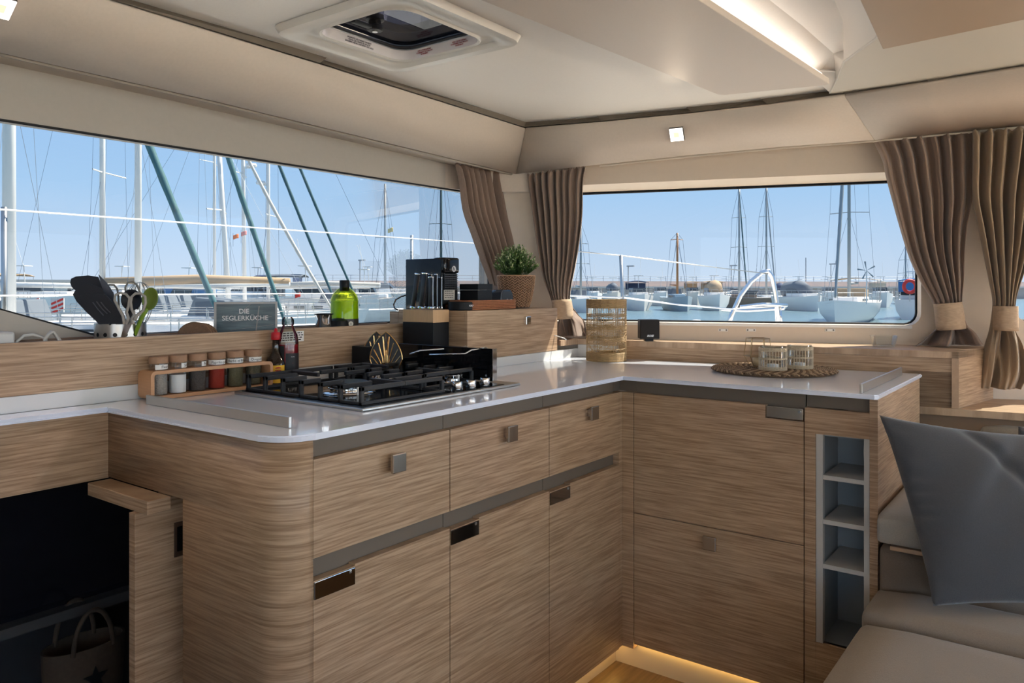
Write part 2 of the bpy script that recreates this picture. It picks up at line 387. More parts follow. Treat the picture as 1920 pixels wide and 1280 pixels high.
# brown overhead locker panel
q0, q1, q2 = atZ(1612, 0, 1.80), atZ(1655, 93, 1.80), atZ(1920, 37, 1.80)
mb = MB(); mb.prism([ext(q0, q1, -1.5), q1, q2, q2+(q2-q1)*2.0, q2+(q2-q1)*2.0+V(0, -3, 0)], (0, 0, .035), bev=.003)
struct(mb, 'ceiling_locker', mat('brown_overhead_panel', (.44, .33, .235), .55))
# valances
def valance(name, T, B, th=.012):
    mb = MB(); n = len(T); rows = []
    for i in range(n):
        t, b = T[i], B[i]; m_ = (t+b)/2; out = V(0, 0, 0)
        prof = [t+V(0, 0, .0)]
        d = (b-t); nn = V(0, 0, -1)
        for k in (0.0, .04, .5, .96, 1.0): pass
        rows.append([t, t+d*.5+ (d.cross(V(0,0,1)).normalized()*0), b])
    for i in range(n-1):
        for k in range(2): mb.quad(rows[i][k], rows[i+1][k], rows[i+1][k+1], rows[i][k+1])
    return mb.build(name, LINER, kind='structure', solid=th, smooth=True)
LT = [V(-1.60, -2.95, 1.84), V(-1.746, .835, 1.84), V(-1.761, 1.44, 1.84), V(-1.802-.002, 2.497, 1.84)]
LB = [V(-1.9, -2.95, 1.80), V(-1.9, .68, 1.718), V(-1.9, 1.2, 1.711), V(-1.9-.003, 2.570, 1.677)]
valance('trim_10', LT, LB)
VTa = [v.copy() for v in VT]; VBa = [v.copy() for v in VB]; VTa[0] += V(.003, 0, 0); VBa[0] += V(.003, 0, 0)
VTa[-1] += V(-.002, 0, 0); VBa[-1] += V(-.002, 0, 0)
valance('trim_11', VTa, VBa); valance('trim_12', VT2, VB2)
# undersides back to the walls, with the curtain track
mb = MB()
for i in range(len(LB)-1): mb.quad(LB[i], LB[i+1], V(XW, LB[i+1].y+.06, LB[i+1].z+.012), V(XW, LB[i].y, LB[i].z+.012))
FB = VB+VB2[1:]
def wallpt(p, dz=.012): s = sW(p); return W(s, 0, 0)+V(0, 0, p.z+dz)
for i in range(len(FB)-1): mb.quad(FB[i], FB[i+1], wallpt(FB[i+1]), wallpt(FB[i]))
struct(mb, 'trim_13', LINER)
mb = MB(); mb.tube([p+V(-.012, .004, -.004) for p in LB[1:]], .005, n=6); struct(mb, 'trim_14', mat('track_taupe', (.33, .28, .23), .5))
mb = MB(); mb.tube([p+V(-.004, .012, -.006) for p in FB[1:]], .0045, n=6); struct(mb, 'trim_15', mat('track_cream', (.55, .48, .40), .45))
# dark strips colouring in the shade of the gaps above the valances
mb = MB()
for T in (LT, VT+VT2[1:]):
    for i in range(len(T)-1): mb.quad(T[i]+V(0, 0, .004), T[i+1]+V(0, 0, .004), T[i+1]+V(0, 0, .03)+V(0, .03, 0), T[i]+V(0, 0, .03)+V(-.03, 0, 0))
struct(mb, 'trim_16', REVEAL)
# deck hatch
t = thing_w('deck_hatch', 'white framed deck hatch with smoked pane in the ceiling', 'hatch', (-1.445, 1.45, ZC))
o1 = rrect(-1.675, -1.19, 1.20, 1.665, .05); 
def ring(mb, A, B):
    n = len(A)
    for i in range(n): mb.quad(A[i], A[(i+1) % n], B[(i+1) % n], B[i])
mb = MB()
lv = [[V(x, y, ZC-.001) for x, y in o1], [V(x, y, ZC-.018) for x, y in rrect(-1.668, -1.197, 1.207, 1.658, .05)], [V(x, y, ZC-.016) for x, y in rrect(-1.645, -1.225, 1.235, 1.635, .045)],
      [V(x, y, ZC-.004) for x, y in rrect(-1.632, -1.245, 1.255, 1.628, .045)], [V(x, y, ZC-.004) for x, y in rrect(hx0-.012, hx1+.012, hy0-.012, hy1+.012, .06)],
      [V(x, y, ZC-.010) for x, y in rrect(hx0-.006, hx1+.006, hy0-.006, hy1+.006, .06)], [V(x, y, ZC-.006) for x, y in hin]]
for a, b in zip(lv, lv[1:]): ring(mb, a, b)
mb.build('hatch_trim', mat('hatch_plastic', (.66, .63, .58), .3), t, smooth=True, autosmooth=True)
mb = MB(); ring(mb, [V(x, y, ZC-.006) for x, y in hin], [V(x, y, 1.884) for x, y in rrect(hx0+.004, hx1-.004, hy0+.004, hy1-.004, .05)]); mb.build('hatch_liner', mat('hatch_liner_white', (.72, .68, .67), .2), t, smooth=True)
mb = MB(); pr_ = [V(x, y, 1.897) for x, y in rrect(hx0, hx1, hy0, hy1, .05)]; mb.bm.faces.new([mb.bm.verts.new(p) for p in pr_]); mb.build('smoked_pane', SMOKE, t)
mb = MB(); mb.tube([V(x, y, 1.891) for x, y in rrect(hx0+.007, hx1-.007, hy0+.007, hy1-.007, .05)], .005, n=6, closed=True); mb.build('seal', RUBBER, t, smooth=True)
hp = atZ(703, 45, 1.875)
h = MB().lathe([(0, .025), (.022, .025), (.024, .012), (.016, .01), (.016, .0), (.020, -.002), (.021, -.012), (0.018, -.015), (0, -.015)], 20, (hp.x, hp.y, 1.872)); h.box(hp.x-.008, hp.x+.010, hp.y-.075, hp.y-.01, 1.858, 1.868, .003); h = h.build('handle', BLACKM, t, smooth=True, autosmooth=True)
MB().lathe([(0, -.001), (.007, -.001), (.007, .002), (0, .002)], 12, (hp.x, hp.y, 1.855)).build('handle_button', STEEL, h)
TXT = mat('label_ink', (.05, .04, .05), .6); TXR = mat('label_red', (.35, .03, .04), .6)
def hatchtext(lines, c, xd, yd, m, size):
    text(lines, size, m, t, frame(c, xd, yd), 'printed_text')
hatchtext('POSSIBLE INJURY HAZARD. DO NOT\nLEAVE OR OPERATE HATCH\nWITHOUT SECURING HANDLE', (hx0+.0045, 1.44, ZC+.007), (0, 1, 0), (0, 0, -1), TXT, .0062)
hatchtext('WARNING\nSTANDING ON HATCH\nMAY CAUSE INJURY', (-1.51, hy1-.0045, ZC+.007), (1, 0, 0), (0, 0, -1), TXR, .0058)
hatchtext('WARNING\nSTANDING ON HATCH\nMAY CAUSE INJURY', (-1.38, hy1-.0045, ZC+.007), (1, 0, 0), (0, 0, -1), TXR, .0058)

# downlights set in the valances
def downlight(px, py, T, B, lab, on=True):
    a, b = V(*T[0]), V(*T[1]); c, d = V(*B[0]), V(*B[1])
    nrm = (b-a).cross(c-a).normalized()
    if nrm.z > 0: nrm = -nrm
    r = Vector(ray(px, py)); tt = ((a-V(0, 0, EYE)).dot(nrm))/r.dot(nrm); p = V(0, 0, EYE)+r*tt+nrm*.008
    xd = (b-a).normalized(); yd = nrm.cross(xd)
    t = thing('ceiling_light', lab, 'light', p, group=None)
    t.matrix_world = frame(p, xd, yd)
    s_ = .0265
    MB().box(-s_, s_, -s_, s_, -.006, .004, .002).build('bezel', mat('dark_bronze', (.06, .05, .045), .4), t)
    MB().box(-s_+.002, s_-.002, -s_+.002, s_-.002, .004, .008, .001).build('lens', mat('light_lens', (.9, .88, .85), .3, emit=(1, .93, .86), es=1.5), t)
    MB().box(-.010, .010, -.010, .010, .0081, .0085).build('led', mat('led_glow', (.9, .6, .2), .3, emit=(1, .62, .2), es=2.0), t)
    l = bpy.data.lights.new('downlight', 'AREA'); l.energy = .5; l.size = .05; l.spread = 1.7; l.color = (1, .8, .58); lo = bpy.data.objects.new('downlight_lamp', l); COL.objects.link(lo); lo.parent = t; lo.location = (0, 0, .012); lo.rotation_euler = (PI, 0, 0)
    return t
downlight(615, 191, (LT[1], LT[3]), (LB[1], LB[3]), 'square lit downlight in the sloping panel above the long left window')
downlight(1270, 250, (VT[1], VT[3]), (VB[1], VB[3]), 'square lit downlight in the panel above the front window')
downlight(-4, 6, (LT[1], LT[3]), (LB[1], LB[3]), 'downlight cut by the top left corner of the picture')

# LED strip hidden on the edge of the dropped panel
def cove(a, b):
    d = (b-a); t = thing_w('led_strip', 'light strip behind the right edge of the dropped ceiling panel', 'led strip', a)
    MB().tube([a, b], .004, n=6).build('strip', mat('cool_led', (1, .97, .93), .4, emit=(1, .95, .9), es=1.0), t)
    l = bpy.data.lights.new('cove', 'AREA'); l.shape = 'RECTANGLE'; l.size = d.length; l.size_y = .02; l.energy = .32; l.color = (1, .93, .86)
    o = bpy.data.objects.new('cove_lamp', l); COL.objects.link(o); o.parent = t
    z = V(-.35, 0, -.93).normalized(); x = d.normalized(); y = z.cross(x).normalized()
    o.matrix_local = Matrix(((x.x, y.x, z.x, d.x/2), (x.y, y.y, z.y, d.y/2), (x.z, y.z, z.z, d.z/2+.006), (0, 0, 0, 1)))
cove((P3+(P3-P2).normalized()*.6)+V(-.012, 0, .024), P2+(P3-P2).normalized()*.05+V(-.012, 0, .024))

# pale canvas panel above the hatch, shaped for the light patch in its pane
t = thing_w('hatch_canvas', 'pale canvas panel seen through the smoked deck hatch', 'awning', (-1.9, 1.9, 2.4))
MB().prism([(-1.98, 1.62, 2.42), (-1.60, 1.62, 2.42), (-1.50, 1.88, 2.42), (-1.72, 2.12, 2.42), (-2.02, 1.90, 2.42)], (0, 0, .05), bev=.01).build('canvas_cloth', mat('canvas_white', (.8, .8, .8), .7), t)
MB().tube([(-2.02, 1.62, 2.05), (-2.02, 1.62, 2.43)], .012, n=6).build('canvas_post', STEEL, t)
# ---------------------------------------------------------------- galley cabinets
XF = -1.185; YF = 2.17; ZT = .925
def knob(parent, face, p, m=None):
    # square pull: face 'x' looks along +x, 'y' looks along -y
    m = m or SATIN; mb = MB(); s = .02
    if face == 'x':
        mb.box(p.x, p.x+.020, p.y-.010, p.y+.010, p.z-.010, p.z+.010); mb.box(p.x+.016, p.x+.024, p.y-s, p.y+s, p.z-s, p.z+s, .002)
    else:
        mb.box(p.x-.010, p.x+.010, p.y-.020, p.y, p.z-.010, p.z+.010); mb.box(p.x-s, p.x+s, p.y-.024, p.y-.016, p.z-s, p.z+s, .002)
    return mb.build('knob', m, parent)
ys = [.952, 1.346, 1.756, 2.149]
zk, zd0, zd1, zp0, zp1 = .068, .685, .874, .068, .646
names = ['wide wooden drawer unit beside the rounded end panel', 'wooden cabinet in the middle of the row under the stove', 'narrow wooden cabinet next to the inner corner of the galley']
DARKGL = mat('dark_mirror_nickel', (.30, .29, .29), .08, metal=1.0)
for i in range(3):
    y0, y1 = ys[i], ys[i+1]; g = .0015
    t = thing_w('kitchen_cabinet', names[i], 'cabinet', (XF-.25, (y0+y1)/2, 0), group='cabinets under the stove')
    MB().box(-1.59, XF-.022, y0+.001, y1-.001, .07, ZT-.013).build('body', REVEAL, t)
    d = MB().box(XF-.020, XF, y0+g, y1-g, zd0, zd1, .001).build('drawer', OAK, t)
    kp = [atX(735, 865, XF), atX(949, 811, XF), atX(1104, 773, XF)][i]
    knob(d, 'x', kp)
    k_ = MB(); r_ = .106
    k_.prism([(XF, y0+g, zp0), (XF, y1-g, zp0), (XF, y1-g, zp1), (XF, y0+r_, zp1), (XF, y0+r_, zp1-.004), (XF, y0+g, zp1-.004)], (-.02, 0, 0))
    d = k_.build('door', OAK, t)
    MB().box(XF-.004, XF+.0025, y0+.002, y0+.104, .606, .640, .001).build('finger_pull', DARKGL, d, label='dark shiny metal finger pull')
    MB().box(XF-.003, XF+.0045, y0+.088, y0+.094, .632, .638, .001).build('latch_pin', STEEL, d)
# inner corner posts
t = thing_w('corner_post', 'wooden corner post where the two cabinet rows meet', 'post', (-1.17, 2.16, 0))
MB().box(XF-.03, XF-.001, 2.1505, YF+.012, .07, .874, .001).box(XF-.001, -1.1465, YF-.0005, YF+.03, .07, .874, .001).build('post', OAK, t)
MB().box(XF-.05, XF-.022, 2.149, YF+.04, .875, ZT-.013).box(XF-.022, -1.147, YF+.022, YF+.045, .875, ZT-.013).build('cap', REVEAL, t)
# rounded end panel of the peninsula
YP = .885
t = thing_w('peninsula_end_panel', 'rounded wooden end panel of the galley peninsula', 'panel', (-1.5, .9, 0))
prof = [V(-1.84, YP, 0), V(-1.27, YP, 0)]
R_ = .068
for i in range(9):
    a = -PI/2+PI/2*i/8; prof.append(V(XF-.002-R_+R_*math.cos(a), YP+R_+R_*math.sin(a), 0))
mb = MB()
def wallstrip(mb, P, z0, z1, th):
    n = len(P)
    for i in range(n-1): mb.quad(P[i]+V(0, 0, z0), P[i+1]+V(0, 0, z0), P[i+1]+V(0, 0, z1), P[i]+V(0, 0, z1))
wallstrip(mb, prof, .76, ZT-.012, .02)
prof2 = [V(-1.52, YP, 0)]+prof[1:]
wallstrip(mb, prof2, .0, .76, .02)
bmesh.ops.remove_doubles(mb.bm, verts=mb.bm.verts, dist=1e-5)
mb.build('curved_panel', OAK, t, smooth=True, solid=.004)
MB().box(XF-.07, XF-.006, .951-.004, .951, .0, ZT-.013).build('edge_strip', OAKEDGE, t)
MB().box(-1.84, -1.60, YP+.004, YP+.02, .76, ZT-.012).box(-1.525, -1.28, YP+.006, YP+.03, 0, ZT-.02).build('backing', REVEAL, t)
# worktop
t = thing_w('worktop', 'glossy white L-shaped worktop running round the galley', 'worktop', (-1.4, 1.6, ZT))
RC = .075; cor = []
for i in range(9):
    a = -PI/2+PI/2*i/8; cor.append((-1.178-RC+RC*math.cos(a), .878+RC+RC*math.sin(a)))
out = [(-1.90, -.4), (-1.832, -.4), (-1.832, .878)]+cor+[(-1.178, 2.16), (-.445, 2.16), (-.436, 2.17), (-.434, 2.794), (-1.462, 2.70), (-1.56, 2.69), (-1.70, 2.68), (-1.70, 1.985), (-1.905, 1.985)]
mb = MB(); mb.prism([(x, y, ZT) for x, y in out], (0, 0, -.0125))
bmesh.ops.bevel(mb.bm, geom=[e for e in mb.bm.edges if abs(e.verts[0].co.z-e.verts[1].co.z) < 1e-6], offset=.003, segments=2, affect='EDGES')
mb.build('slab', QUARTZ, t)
# white upstands
BX = -1.663
mb = MB(); mb.box(-1.925, -1.904, -.4, 1.974, ZT+.0005, .9615); mb.box(BX-.02, BX, 1.976, 2.70, ZT+.0005, .9585)
mb.prism([(-1.663, 2.672, ZT+.0005), (-1.49, 2.688, ZT+.0005), (-1.49, 2.688, .974), (-1.663, 2.672, .974)], (0, .015, 0))
mb.build('upstand', mat('white_upstand', (.62, .62, .61), .3), t)
# apron at the left, above the stair well
t = thing_w('apron_panel', 'wooden fascia under the worktop at the far left', 'panel', (-1.85, .3, .76))
MB().box(-1.86, -1.84, -.6, .885, .758, ZT-.0125).build('board', OAK, t)
# drawers of the right run, corner unit and niche
t = thing_w('fridge_cabinet', 'tall wooden drawer cabinet facing the camera right of the inner corner', 'cabinet', (-.88, 2.4, 0))
MB().box(-1.146, -.627, YF+.022, 2.66, .085, ZT-.013).build('body', REVEAL, t)
mb = MB(); x0, x1 = -1.144, -.6265
mb.prism([(x0, YF, .499), (x1, YF, .499), (x1, YF, .836), (-.731, YF, .836), (-.731, YF, .873), (x0, YF, .873)], (0, .02, 0))
d = mb.build('drawer', OAK, t)
MB().box(-.7285, -.6275, YF-.001, YF+.01, .839, .871, .001).build('finger_pull', SATIN, d, label='bronze coloured finger pull')
MB().lathe([(0, 0), (.004, 0), (.004, .002), (0, .002)], 12, mtx=frame((-.637, YF-.001, .862), (1, 0, 0), (0, 0, 1))).build('latch_pin', CHROME, d)
d = MB().box(x0, x1, YF, YF+.02, .086, .4965, .001).build('drawer', OAK, t)
knob(d, 'y', V(-.888, YF, .457))
# wine niche
t = thing_w('niche_cabinet', 'narrow wooden end cabinet with an open grey shelf niche', 'cabinet', (-.53, 2.4, 0))
MB().prism([(-.6235, YF, .0), (-.595, YF, .0), (-.595, YF, .807), (-.459, YF, .807), (-.459, YF, .875), (-.6235, YF, .875)], (0, .02, 0)).build('face_frame', OAK, t)
MB().box(-.595, -.459, YF+.001, YF+.02, 0, .243).build('plinth_panel', OAK, t)
MB().box(-.6235, -.457, YF+.022, YF+.04, .876, ZT-.013).build('reveal', REVEAL, t)
MB().box(-.459, -.4385, YF-.002, 2.78, 0, ZT-.0125, .001).build('side_panel', OAK, t)
NW = mat('niche_edge', (.50, .49, .47), .4)
MB().box(-.5945, -.577, YF+.003, YF+.022, .243, .807).build('niche_frame', NW, t)
MB().box(-.4735, -.4592, YF+.003, YF+.022, .243, .807).build('niche_frame', NW, t)
mb = MB(); mb.box(-.5945, -.585, YF+.022, 2.36, .243, .807); mb.box(-.468, -.4592, YF+.022, 2.36, .243, .807); mb.box(-.5945, -.4592, 2.36, 2.365, .243, .807); mb.box(-.585, -.468, YF+.022, 2.36, .80, .807); mb.box(-.585, -.468, YF+.01, 2.36, .238, .243)
mb.build('niche_lining', GREYP, t)
for z in (.697, .577, .457): MB().box(-.577, -.4735, YF+.006, 2.36, z-.012, z).build('shelf', NW, t)
# kick boards with warm led strips
KICK = mat('kick_board', (.62, .54, .42), .45)
t = thing_w('kick_board', 'pale toe kick lit warm yellow under the cabinets', 'kick board', (-1.2, 2.2, 0))
MB().box(-1.24, -1.225, .96, 2.205, .0, .0675).box(-1.225, -.62, 2.2, 2.215, .0, .082).build('board', KICK, t)
LED = mat('warm_led', (1, .7, .3), .5, emit=(1, .60, .16), es=7.0)
MB().box(-1.215, -1.209, 1.0, 2.19, .062, .066).box(-1.2, -.64, 2.184, 2.190, .0805, .0840).build('led_strip', LED, t)

# ---------------------------------------------------------------- ledges at the back
def slab(name, m, t, x0, x1, y0, y1, z0, z1, b=.001, **k): return MB().box(x0, x1, y0, y1, z0, z1, b).build(name, m, t, **k)
t = thing_w('back_ledge', 'long wooden ledge behind the stove under the left window', 'ledge', (-1.97, 1.0, .96))
slab('front_board', OAK, t, -1.915, -1.904, -.9, 1.974, .962, 1.080)
slab("rear_sill", mat("oak_dark_top", (.26, .165, .11), .4, var=.15, scale=30, stretch=(12, 1, 1)), t, -2.048, -2.036, -.9, 1.972, 1.05, 1.078)
t = thing_w('wooden_box_drawer', 'raised wooden drawer box with a square knob in the galley corner', 'drawer box', (-1.8, 2.25, .96))
slab('box_body', OAK, t, -1.985, BX-.012, 1.976, 2.519, .9595, 1.125)
d = slab('drawer_front', OAK, t, BX-.012, BX, 1.976, 2.520, .9595, 1.1255)
MB().box(BX, BX+.014, 2.295, 2.325, 1.068, 1.098, .002).build('knob', CHROME, d)
slab('rear_rim', OAK, t, -2.03, -1.986, 1.976, 2.0, 1.058, 1.118)
# front ledge (turned to follow the front wall)
FA, FB_ = V(-1.458, 2.696, 0), V(-.336, 2.845, 0); fd = (FB_-FA).normalized()
t = thing_w('window_ledge', 'pale wooden ledge running below the front window', 'ledge', (-.9, 2.8, .92))
FA0 = FA-fd*.30
wa, wb = W(sW(V(-1.78, 2.62, 0)), 0, .003), W(sW(V(-.22, 3.2, 0)), 0, .003)
mb = MB(); mb.prism([V(-1.66, 2.54, .9972), V(-1.66, 2.665, .9972), V(FA.x-.03, FA.y-.004, .9972), FB_+V(0, 0, .9972), V(-.27, 3.17, .9972), wa+V(0, 0, .9972)], (0, 0, -.022), bev=.001); mb.build('top_board', OAKTOP, t)
nrm = V(-fd.y, fd.x, 0)
mb = MB(); mb.prism([FA-fd*.03+V(0, 0, ZT+.001)+nrm*.004, FB_+V(0, 0, .80)+nrm*.004, FB_+V(0, 0, .975)+nrm*.004, FA-fd*.03+V(0, 0, .975)+nrm*.004], nrm*.015)
mb.prism([FA+(fd*.98)+V(0, 0, .80)+nrm*.004, FB_+V(0, 0, .80)+nrm*.004, FB_+V(0, 0, .93)+nrm*.004, FA+fd*.98+V(0, 0, .93)+nrm*.004], nrm*.015)
mb.build('front_board', OAK, t)
mb = MB(); mb.prism([FB_+V(0, 0, .815), V(-.27, 3.17, .815), V(-.27, 3.17, .9965), FB_+V(0, 0, .9965)], -fd*.02); mb.build('end_board', OAK, t)
mb = MB(); mb.prism([FB_+V(0, 0, .815), FB_+V(0, 0, .975), FB_-fd*.02+V(0, 0, .975), FB_-fd*.02+V(0, 0, .815)], -nrm*.001); mb.build('edge_band', OAKEDGE, t)
# low shelf at the right
t = thing_w('low_shelf', 'low sunlit wooden shelf at the right behind the sofa', 'shelf', (0, 2.95, .8))
L0_ = V(-.470, 2.822, 0); L1_ = L0_+fd*1.6
mb = MB(); mb.prism([L0_+V(0, 0, .8145), L1_+V(0, 0, .8145), L1_+nrm*.62+V(0, 0, .8145), V(-.30, 3.17, .8145)], (0, 0, -.024), bev=.001); mb.build('top_board', OAKTOP, t)
mb = MB(); mb.prism([L0_+V(0, 0, .30)+nrm*.02, L1_+V(0, 0, .30)+nrm*.02, L1_+V(0, 0, .79)+nrm*.02, L0_+V(0, 0, .79)+nrm*.02], nrm*.015); mb.build('back_panel', mat('brown_back_panel', (.25, .17, .11), .6), t)
# stair well at the lower left
t = thing_w('handrail_cap', 'short thick wooden cap under the peninsula end above the stairs', 'cap', (-1.7, .86, .73))
MB().box(-1.83, -1.568, .832, .884, .729, .7575, .0015).build('cap', OAK, t)
t = thing_w('sliding_door', 'wooden sliding door with a metal latch beside the stair well', 'door', (-1.6, 1.0, -.1))
MB().prism([(-1.60, .823, -.8), (-1.60, 1.30, -.8), (-1.60, 1.30, .757), (-1.60, .886, .757), (-1.60, .886, .728), (-1.60, .823, .728)], (-.025, 0, 0), bev=.001).build('panel', OAK, t)
la, lb = atX(326, 980, -1.60), atX(350, 1038, -1.60)
MB().box(-1.602, -1.5975, la.y, lb.y+.03, lb.z, la.z, .001).build('latch_plate', mat('bronze_latch', (.12, .08, .055), .35, metal=.6), t)
MB().box(-1.5985, -1.5955, la.y+.006, lb.y+.02, lb.z+.012, la.z-.010, .001).build('latch_handle', GLOSSB, t)
# stair well with shelf and bulkhead, its deep shade put into the colours
DK = mat('shaded_stairwell_laminate', (.030, .026, .024), .5); DK2 = mat('dark_smoked_front', (.008, .008, .012), .12)
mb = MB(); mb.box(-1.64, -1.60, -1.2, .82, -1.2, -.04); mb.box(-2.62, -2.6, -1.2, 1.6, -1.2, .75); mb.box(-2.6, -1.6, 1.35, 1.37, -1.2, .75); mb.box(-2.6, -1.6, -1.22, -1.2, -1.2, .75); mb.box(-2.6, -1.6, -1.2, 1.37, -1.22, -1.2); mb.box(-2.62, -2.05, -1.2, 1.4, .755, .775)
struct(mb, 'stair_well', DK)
t = thing_w('glass_cupboard', 'dark glossy cupboard front in the shadow below the left worktop', 'cupboard', (-2.1, .3, -.2))
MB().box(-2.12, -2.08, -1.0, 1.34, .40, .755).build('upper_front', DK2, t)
MB().box(-2.12, -2.04, -1.0, 1.34, .375, .40).build('shelf_edge', mat('shaded_grey_edge', (.05, .05, .052), .4), t)
MB().box(-2.42, -2.40, -1.0, 1.10, -.1, .375).build('lower_front', mat('shaded_grey_panel', (.035, .036, .042), .4), t)
MB().box(-2.42, -1.98, -1.0, 1.34, -.14, -.1).build('lower_shelf', mat('shaded_brown_shelf', (.045, .03, .022), .4), t)
# ---------------------------------------------------------------- things on the worktop and ledges
def acam(c): return math.atan2(-c[1], -c[0])
def curved_label(name, m, parent, c, r, z0, z1, a0, a1, n=10):
    mb = MB(); mb.grid(lambda u, v: V(c[0]+r*math.cos(a0+(a1-a0)*u), c[1]+r*math.sin(a0+(a1-a0)*u), z0+(z1-z0)*v), n, 1); return mb.build(name, m, parent, smooth=True)
def curved_text(s, size, m, parent, c, r, z, a, bold=0.0, name='lettering', align='CENTER', sx=1.0):
    o = text(s, size, m, None, Matrix.Identity(4), name, ext=.0, bold=bold, align=align)
    w = V(*parent['_w']) if parent.get('_w') else V(0, 0, 0)
    for v in o.data.vertices:
        t = a+v.co.x*sx/r; v.co = V(c[0]+r*math.cos(t), c[1]+r*math.sin(t), z+v.co.y)-w
    o.parent = parent; return o
INK = mat('print_black', (.015, .015, .018), .6); INKW = mat('print_white', (.8, .8, .8), .6); LABELW = mat('white_label', (.82, .82, .80), .5)
# spice rack
BAMB = mat('bamboo', (.55, .30, .155), .45, var=.12, scale=25, stretch=(1, 1, 14))
xr = -1.838; y0 = atX(283, 745, xr).y; y1 = atX(512, 700, xr).y
t = thing_w('spice_rack', 'rounded bamboo spice rack on the worktop against the wooden ledge', 'rack', (-1.865, (y0+y1)/2, ZT))
mb = MB(); o_ = rrect(y0, y1, ZT+.001, .997, .013, 5); i_ = rrect(y0+.009, y1-.009, ZT+.0095, .9885, .006, 5)
for xa in (xr, -1.90):
    for k in range(len(o_)):
        k2 = (k+1) % len(o_); mb.quad(V(xa, *o_[k]), V(xa, *o_[k2]), V(xa, *i_[k2]), V(xa, *i_[k]))
for lp in (o_, i_):
    for k in range(len(lp)):
        k2 = (k+1) % len(lp); mb.quad(V(xr, *lp[k]), V(xr, *lp[k2]), V(-1.90, *lp[k2]), V(-1.90, *lp[k]))
mb.build('rack_frame', BAMB, t, smooth=True, autosmooth=True)
spec = [(297, 'Fleur de sel', (.34, .31, .28), .7, 'coarse grey salt', -.005, .6), (333, 'Salt', (.80, .79, .78), .05, 'white salt', .010, .35), (370, 'Pepper', (.10, .08, .07), .9, 'dark peppercorns', .008, .7),
        (406, 'Paprika powder', (.33, .035, .02), .12, 'red paprika powder', 0, .2), (440.5, 'Herbs of Provence', (.15, .13, .07), .7, 'grey green dried herbs', 0, .6), (475, 'Oregano', (.13, .11, .065), .7, 'dark green oregano next to the rack end', 0, .5)]
LID = mat('cork_brown_lid', (.36, .21, .125), .6, var=.2, scale=80)
for i, (pxc, s, col, var, what, off, lv) in enumerate(spec):
    yc = atX(pxc, 690, -1.868).y; c = V(-1.868, yc, ZT+.0095); r = .0215
    j = thing_w('spice_jar', 'glass spice jar with wooden lid holding %s' % what, 'jar', c, group='spice jars in the bamboo rack')
    MB().lathe([(0, 0), (r-.002, 0), (r, .002), (r, .074), (r-.001, .078), (r-.001, .084)], 28, c).build('glass_body', CLEAR, j, smooth=True)
    top = .050+.02*random.random() if i != 1 else .047
    m_ = mat('spice_%d' % i, col, .9, var=var, scale=420 if i != 5 else 380, bump=.4)
    if i == 1: m_ = mat('spice_salt', col, .9)
    MB().lathe([(0, .002), (r-.0015, .002), (r-.0015, top), (0, top+.002)], 24, c).build('contents', m_, j, smooth=True, autosmooth=True)
    MB().lathe([(0, .079), (r+.001, .079), (r+.0015, .081), (r+.0015, .094), (r, .096), (0, .096)], 28, c).build('lid', LID, j, smooth=True, autosmooth=True)
    ac = acam(c)
    ln = max(.022, .0056*len(s)+.006); st = [-.35, .42, .50, -1.15, -1.6, -.55][i]
    a0 = ac+st; l = curved_label('label', LABELW, j, c, r+.0004, c.z+.0665-.002, c.z+.079-.0025, a0, a0+ln/r)
    curved_text(s, .0098, INK, j, c, r+.0008, c.z+.0703, a0+ln/r/2, name='label_text')
# sauce bottles
def bottle(name, lab, c, prof, m, n=28, grp=None, sx=1, sy=1):
    t = thing_w(name, lab, 'bottle', c, group=grp); MB().lathe(prof, n, c, sx=sx, sy=sy).build('glass_body', m, t, smooth=True, autosmooth=True); return t
BRG = mat('dark_brown_glass', (.020, .010, .006), .06, coat=.5)
xb_ = -1.872; c = V(xb_, atX(517, 700, xb_).y, ZT+.001)
t = bottle('sauce_bottle', 'small dark seasoning bottle with red cap and yellow label', c, [(0, 0), (.0255, 0), (.028, .004), (.028, .058), (.025, .068), (.016, .083), (.0105, .095), (.0095, .125), (.0105, .128), (0, .128)], BRG)
MB().lathe([(0, .128), (.0125, .128), (.0132, .130), (.0132, .146), (.011, .149), (.0055, .150), (.0045, .158), (.0015, .161), (0, .161)], 20, c).build('red_cap', mat('red_cap', (.50, .012, .02), .4), t, smooth=True, autosmooth=True)
ac = acam(c)+.25
curved_label('label', mat('label_yellow', (.80, .45, .02), .5), t, c, .0284, c.z+.006, c.z+.056, ac-.75, ac+.75)
curved_label('label_red_band', mat('label_red', (.35, .03, .04), .5), t, c, .02845, c.z+.006, c.z+.050, ac-.88, ac-.75)
mb = MB(); mb.grid(lambda u, v: V(c.x+.0289*math.cos(ac+.36*(v*math.cos(2*PI*u))), c.y+.0289*math.sin(ac+.36*(v*math.cos(2*PI*u))), c.z+.045+.0065*v*math.sin(2*PI*u)), 20, 1); mb.build('oval_mark', mat('mark_red', (.50, .02, .015), .5), t)
curved_text('MAGGI', .0065, mat('mark_yellow', (.85, .55, .03), .5), t, c, .0292, c.z+.045, ac, bold=.0003)
curved_text('JUGO', .013, mat('mark_brown', (.16, .05, .02), .5), t, c, .0289, c.z+.024, ac+.05, bold=.0004)
xb_ = -1.868; c = V(xb_, atX(540, 700, xb_).y, ZT+.001)
CLG = glass_pane('clear_plastic', (.88, .88, .86), 1.0)
t = bottle('vinegar_bottle', 'clear bottle of red sauce with a black label beside the seasoning bottle', c, [(0, 0), (.028, 0), (.030, .004), (.030, .118), (.027, .140), (.0165, .163), (.0145, .170), (.0145, .186)], CLG)
